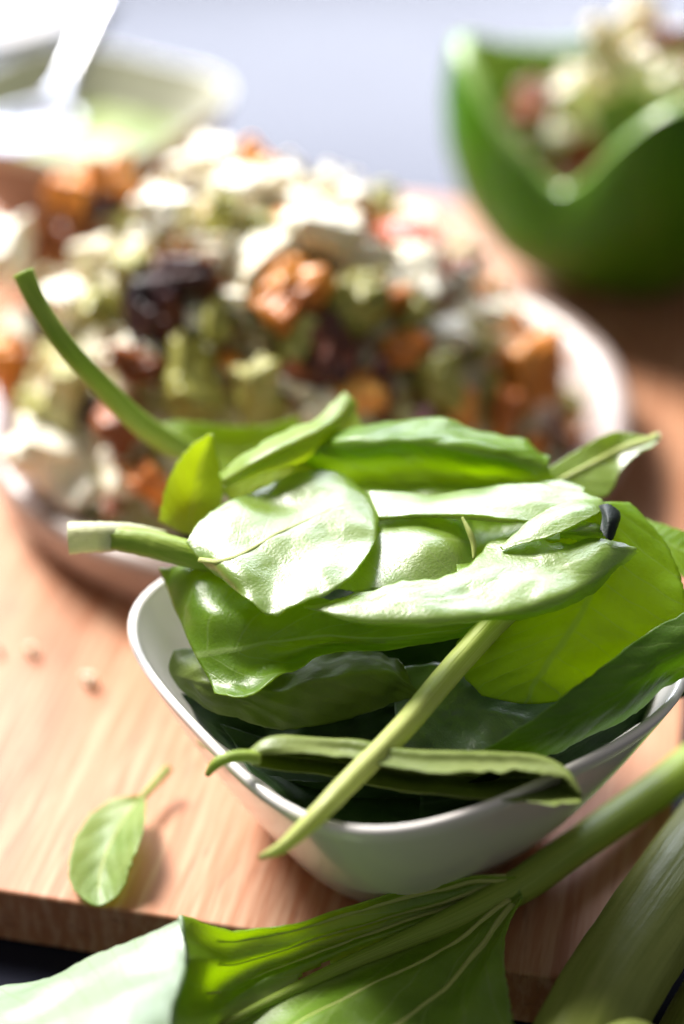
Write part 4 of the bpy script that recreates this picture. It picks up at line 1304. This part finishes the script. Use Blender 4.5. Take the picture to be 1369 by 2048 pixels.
spinach('black', 'small blackened wilted leaf scrap at the right top of the heap', 'leaf_black', crinkle=0.06, quilt=0.0)
spinach('oval', 'shiny oval leaf on top at the left of the heap', 'leaf_light', crinkle=0.085, quilt=0.004, ruffle=0.10, nu=90, nv=60,
        rib=(0.075, 0.02, 'stem', 0.5, 0.75), veins=6)
spinach('front', 'broad shiny leaf on top at the front with a long stem hanging over the rim', 'leaf_light', crinkle=0.08, quilt=0.010, ruffle=0.05, ragged=0.14,
        nu=110, nv=64, veins=6, mid=-0.3,
        stem=[('stem', 'longstem', [0.30, 0.30, 0.29, 0.27, 0.24, 0.21, 0.15, 0.06], 'stem', dict(ridges=4, ridge=0.06, n=70, wob=0.06)),
              ('vein', 'hook', [0.03, 0.07, 0.07, 0.03], 'stem', {})])
st = thing('cut_stalk', TUBE['leftstalk'][0], 'thick pale cut leaf stalk sticking out of the left of the heap', 'leaf stalk', 'spinach leaves heaped in the white bowl')
tube('pale_end', TUBE['leftstalk'], [0.40, 0.38, 0.36, 0.30, 0.20], M['stem_white'], st, TUBE['leftstalk'][0], ridges=4, ridge=0.05, wob=0.06)
tube('green_base', TUBE['greenstalk'], [0.26, 0.31, 0.34, 0.34, 0.32, 0.28], M['stem_green'], st, TUBE['leftstalk'][0], ridges=4, ridge=0.05, wob=0.05)

spinach('baby', 'small baby spinach leaf lying alone on the board at the lower left', 'leaf_baby', cat='spinach leaf', group=None,
        crinkle=0.07, quilt=0.02, veins=5, rib=(0.06, 0.02, 'stem', 0.5, 0.8),
        stem=[('stem', 'babystem', [0.07, 0.09, 0.10, 0.12], 'stem_green', {})])
spinach('chard', 'large bright green leaf with a thick stem lying across the front below the bowl', 'chard', name='chard_leaf', cat='leaf', group=None,
        crinkle=0.07, quilt=0.02, nu=130, nv=70, veins=9, slant=2.6, thick=0.05, ruffle=0.05, folds=0.17, ribs=(0.10, 0.24, 0.37, 0.64, 0.78), holes=((0.47, 0.30, 0.035, 0.02, 0.9), (0.33, -0.10, 0.03, 0.012, 0.5)), under=(0.605, 'chard_under'),
        stem=[('stem', 'chardstem', [0.52, 0.50, 0.47, 0.44, 0.42, 0.32, 0.22, 0.16, 0.12, 0.08], 'stem_green', dict(ridges=4, ridge=0.05, n=80, cup=0.3))])

for key, rad, lab in (('celery', [1.12, 1.12, 1.12, 1.12, 1.12], 'left of the two thick ribbed green stalks in the lower right corner'),
                      ('celery2', [0.85, 0.9, 0.9, 0.9], 'right of the two thick ribbed green stalks in the lower right corner'),
                      ('celery3', [0.2, 0.25, 0.25, 0.2], 'thin green stalk tip at the bottom right edge of the picture')):
    p = TUBE[key]
    t = thing('celery_stalk', p[0], lab, 'stalk', 'green stalks in the lower right corner')
    tube('rib_stalk', p, rad, M['celery'], t, p[0], seg=60, n=70, ridges=9, ridge=0.014, flat=0.8)
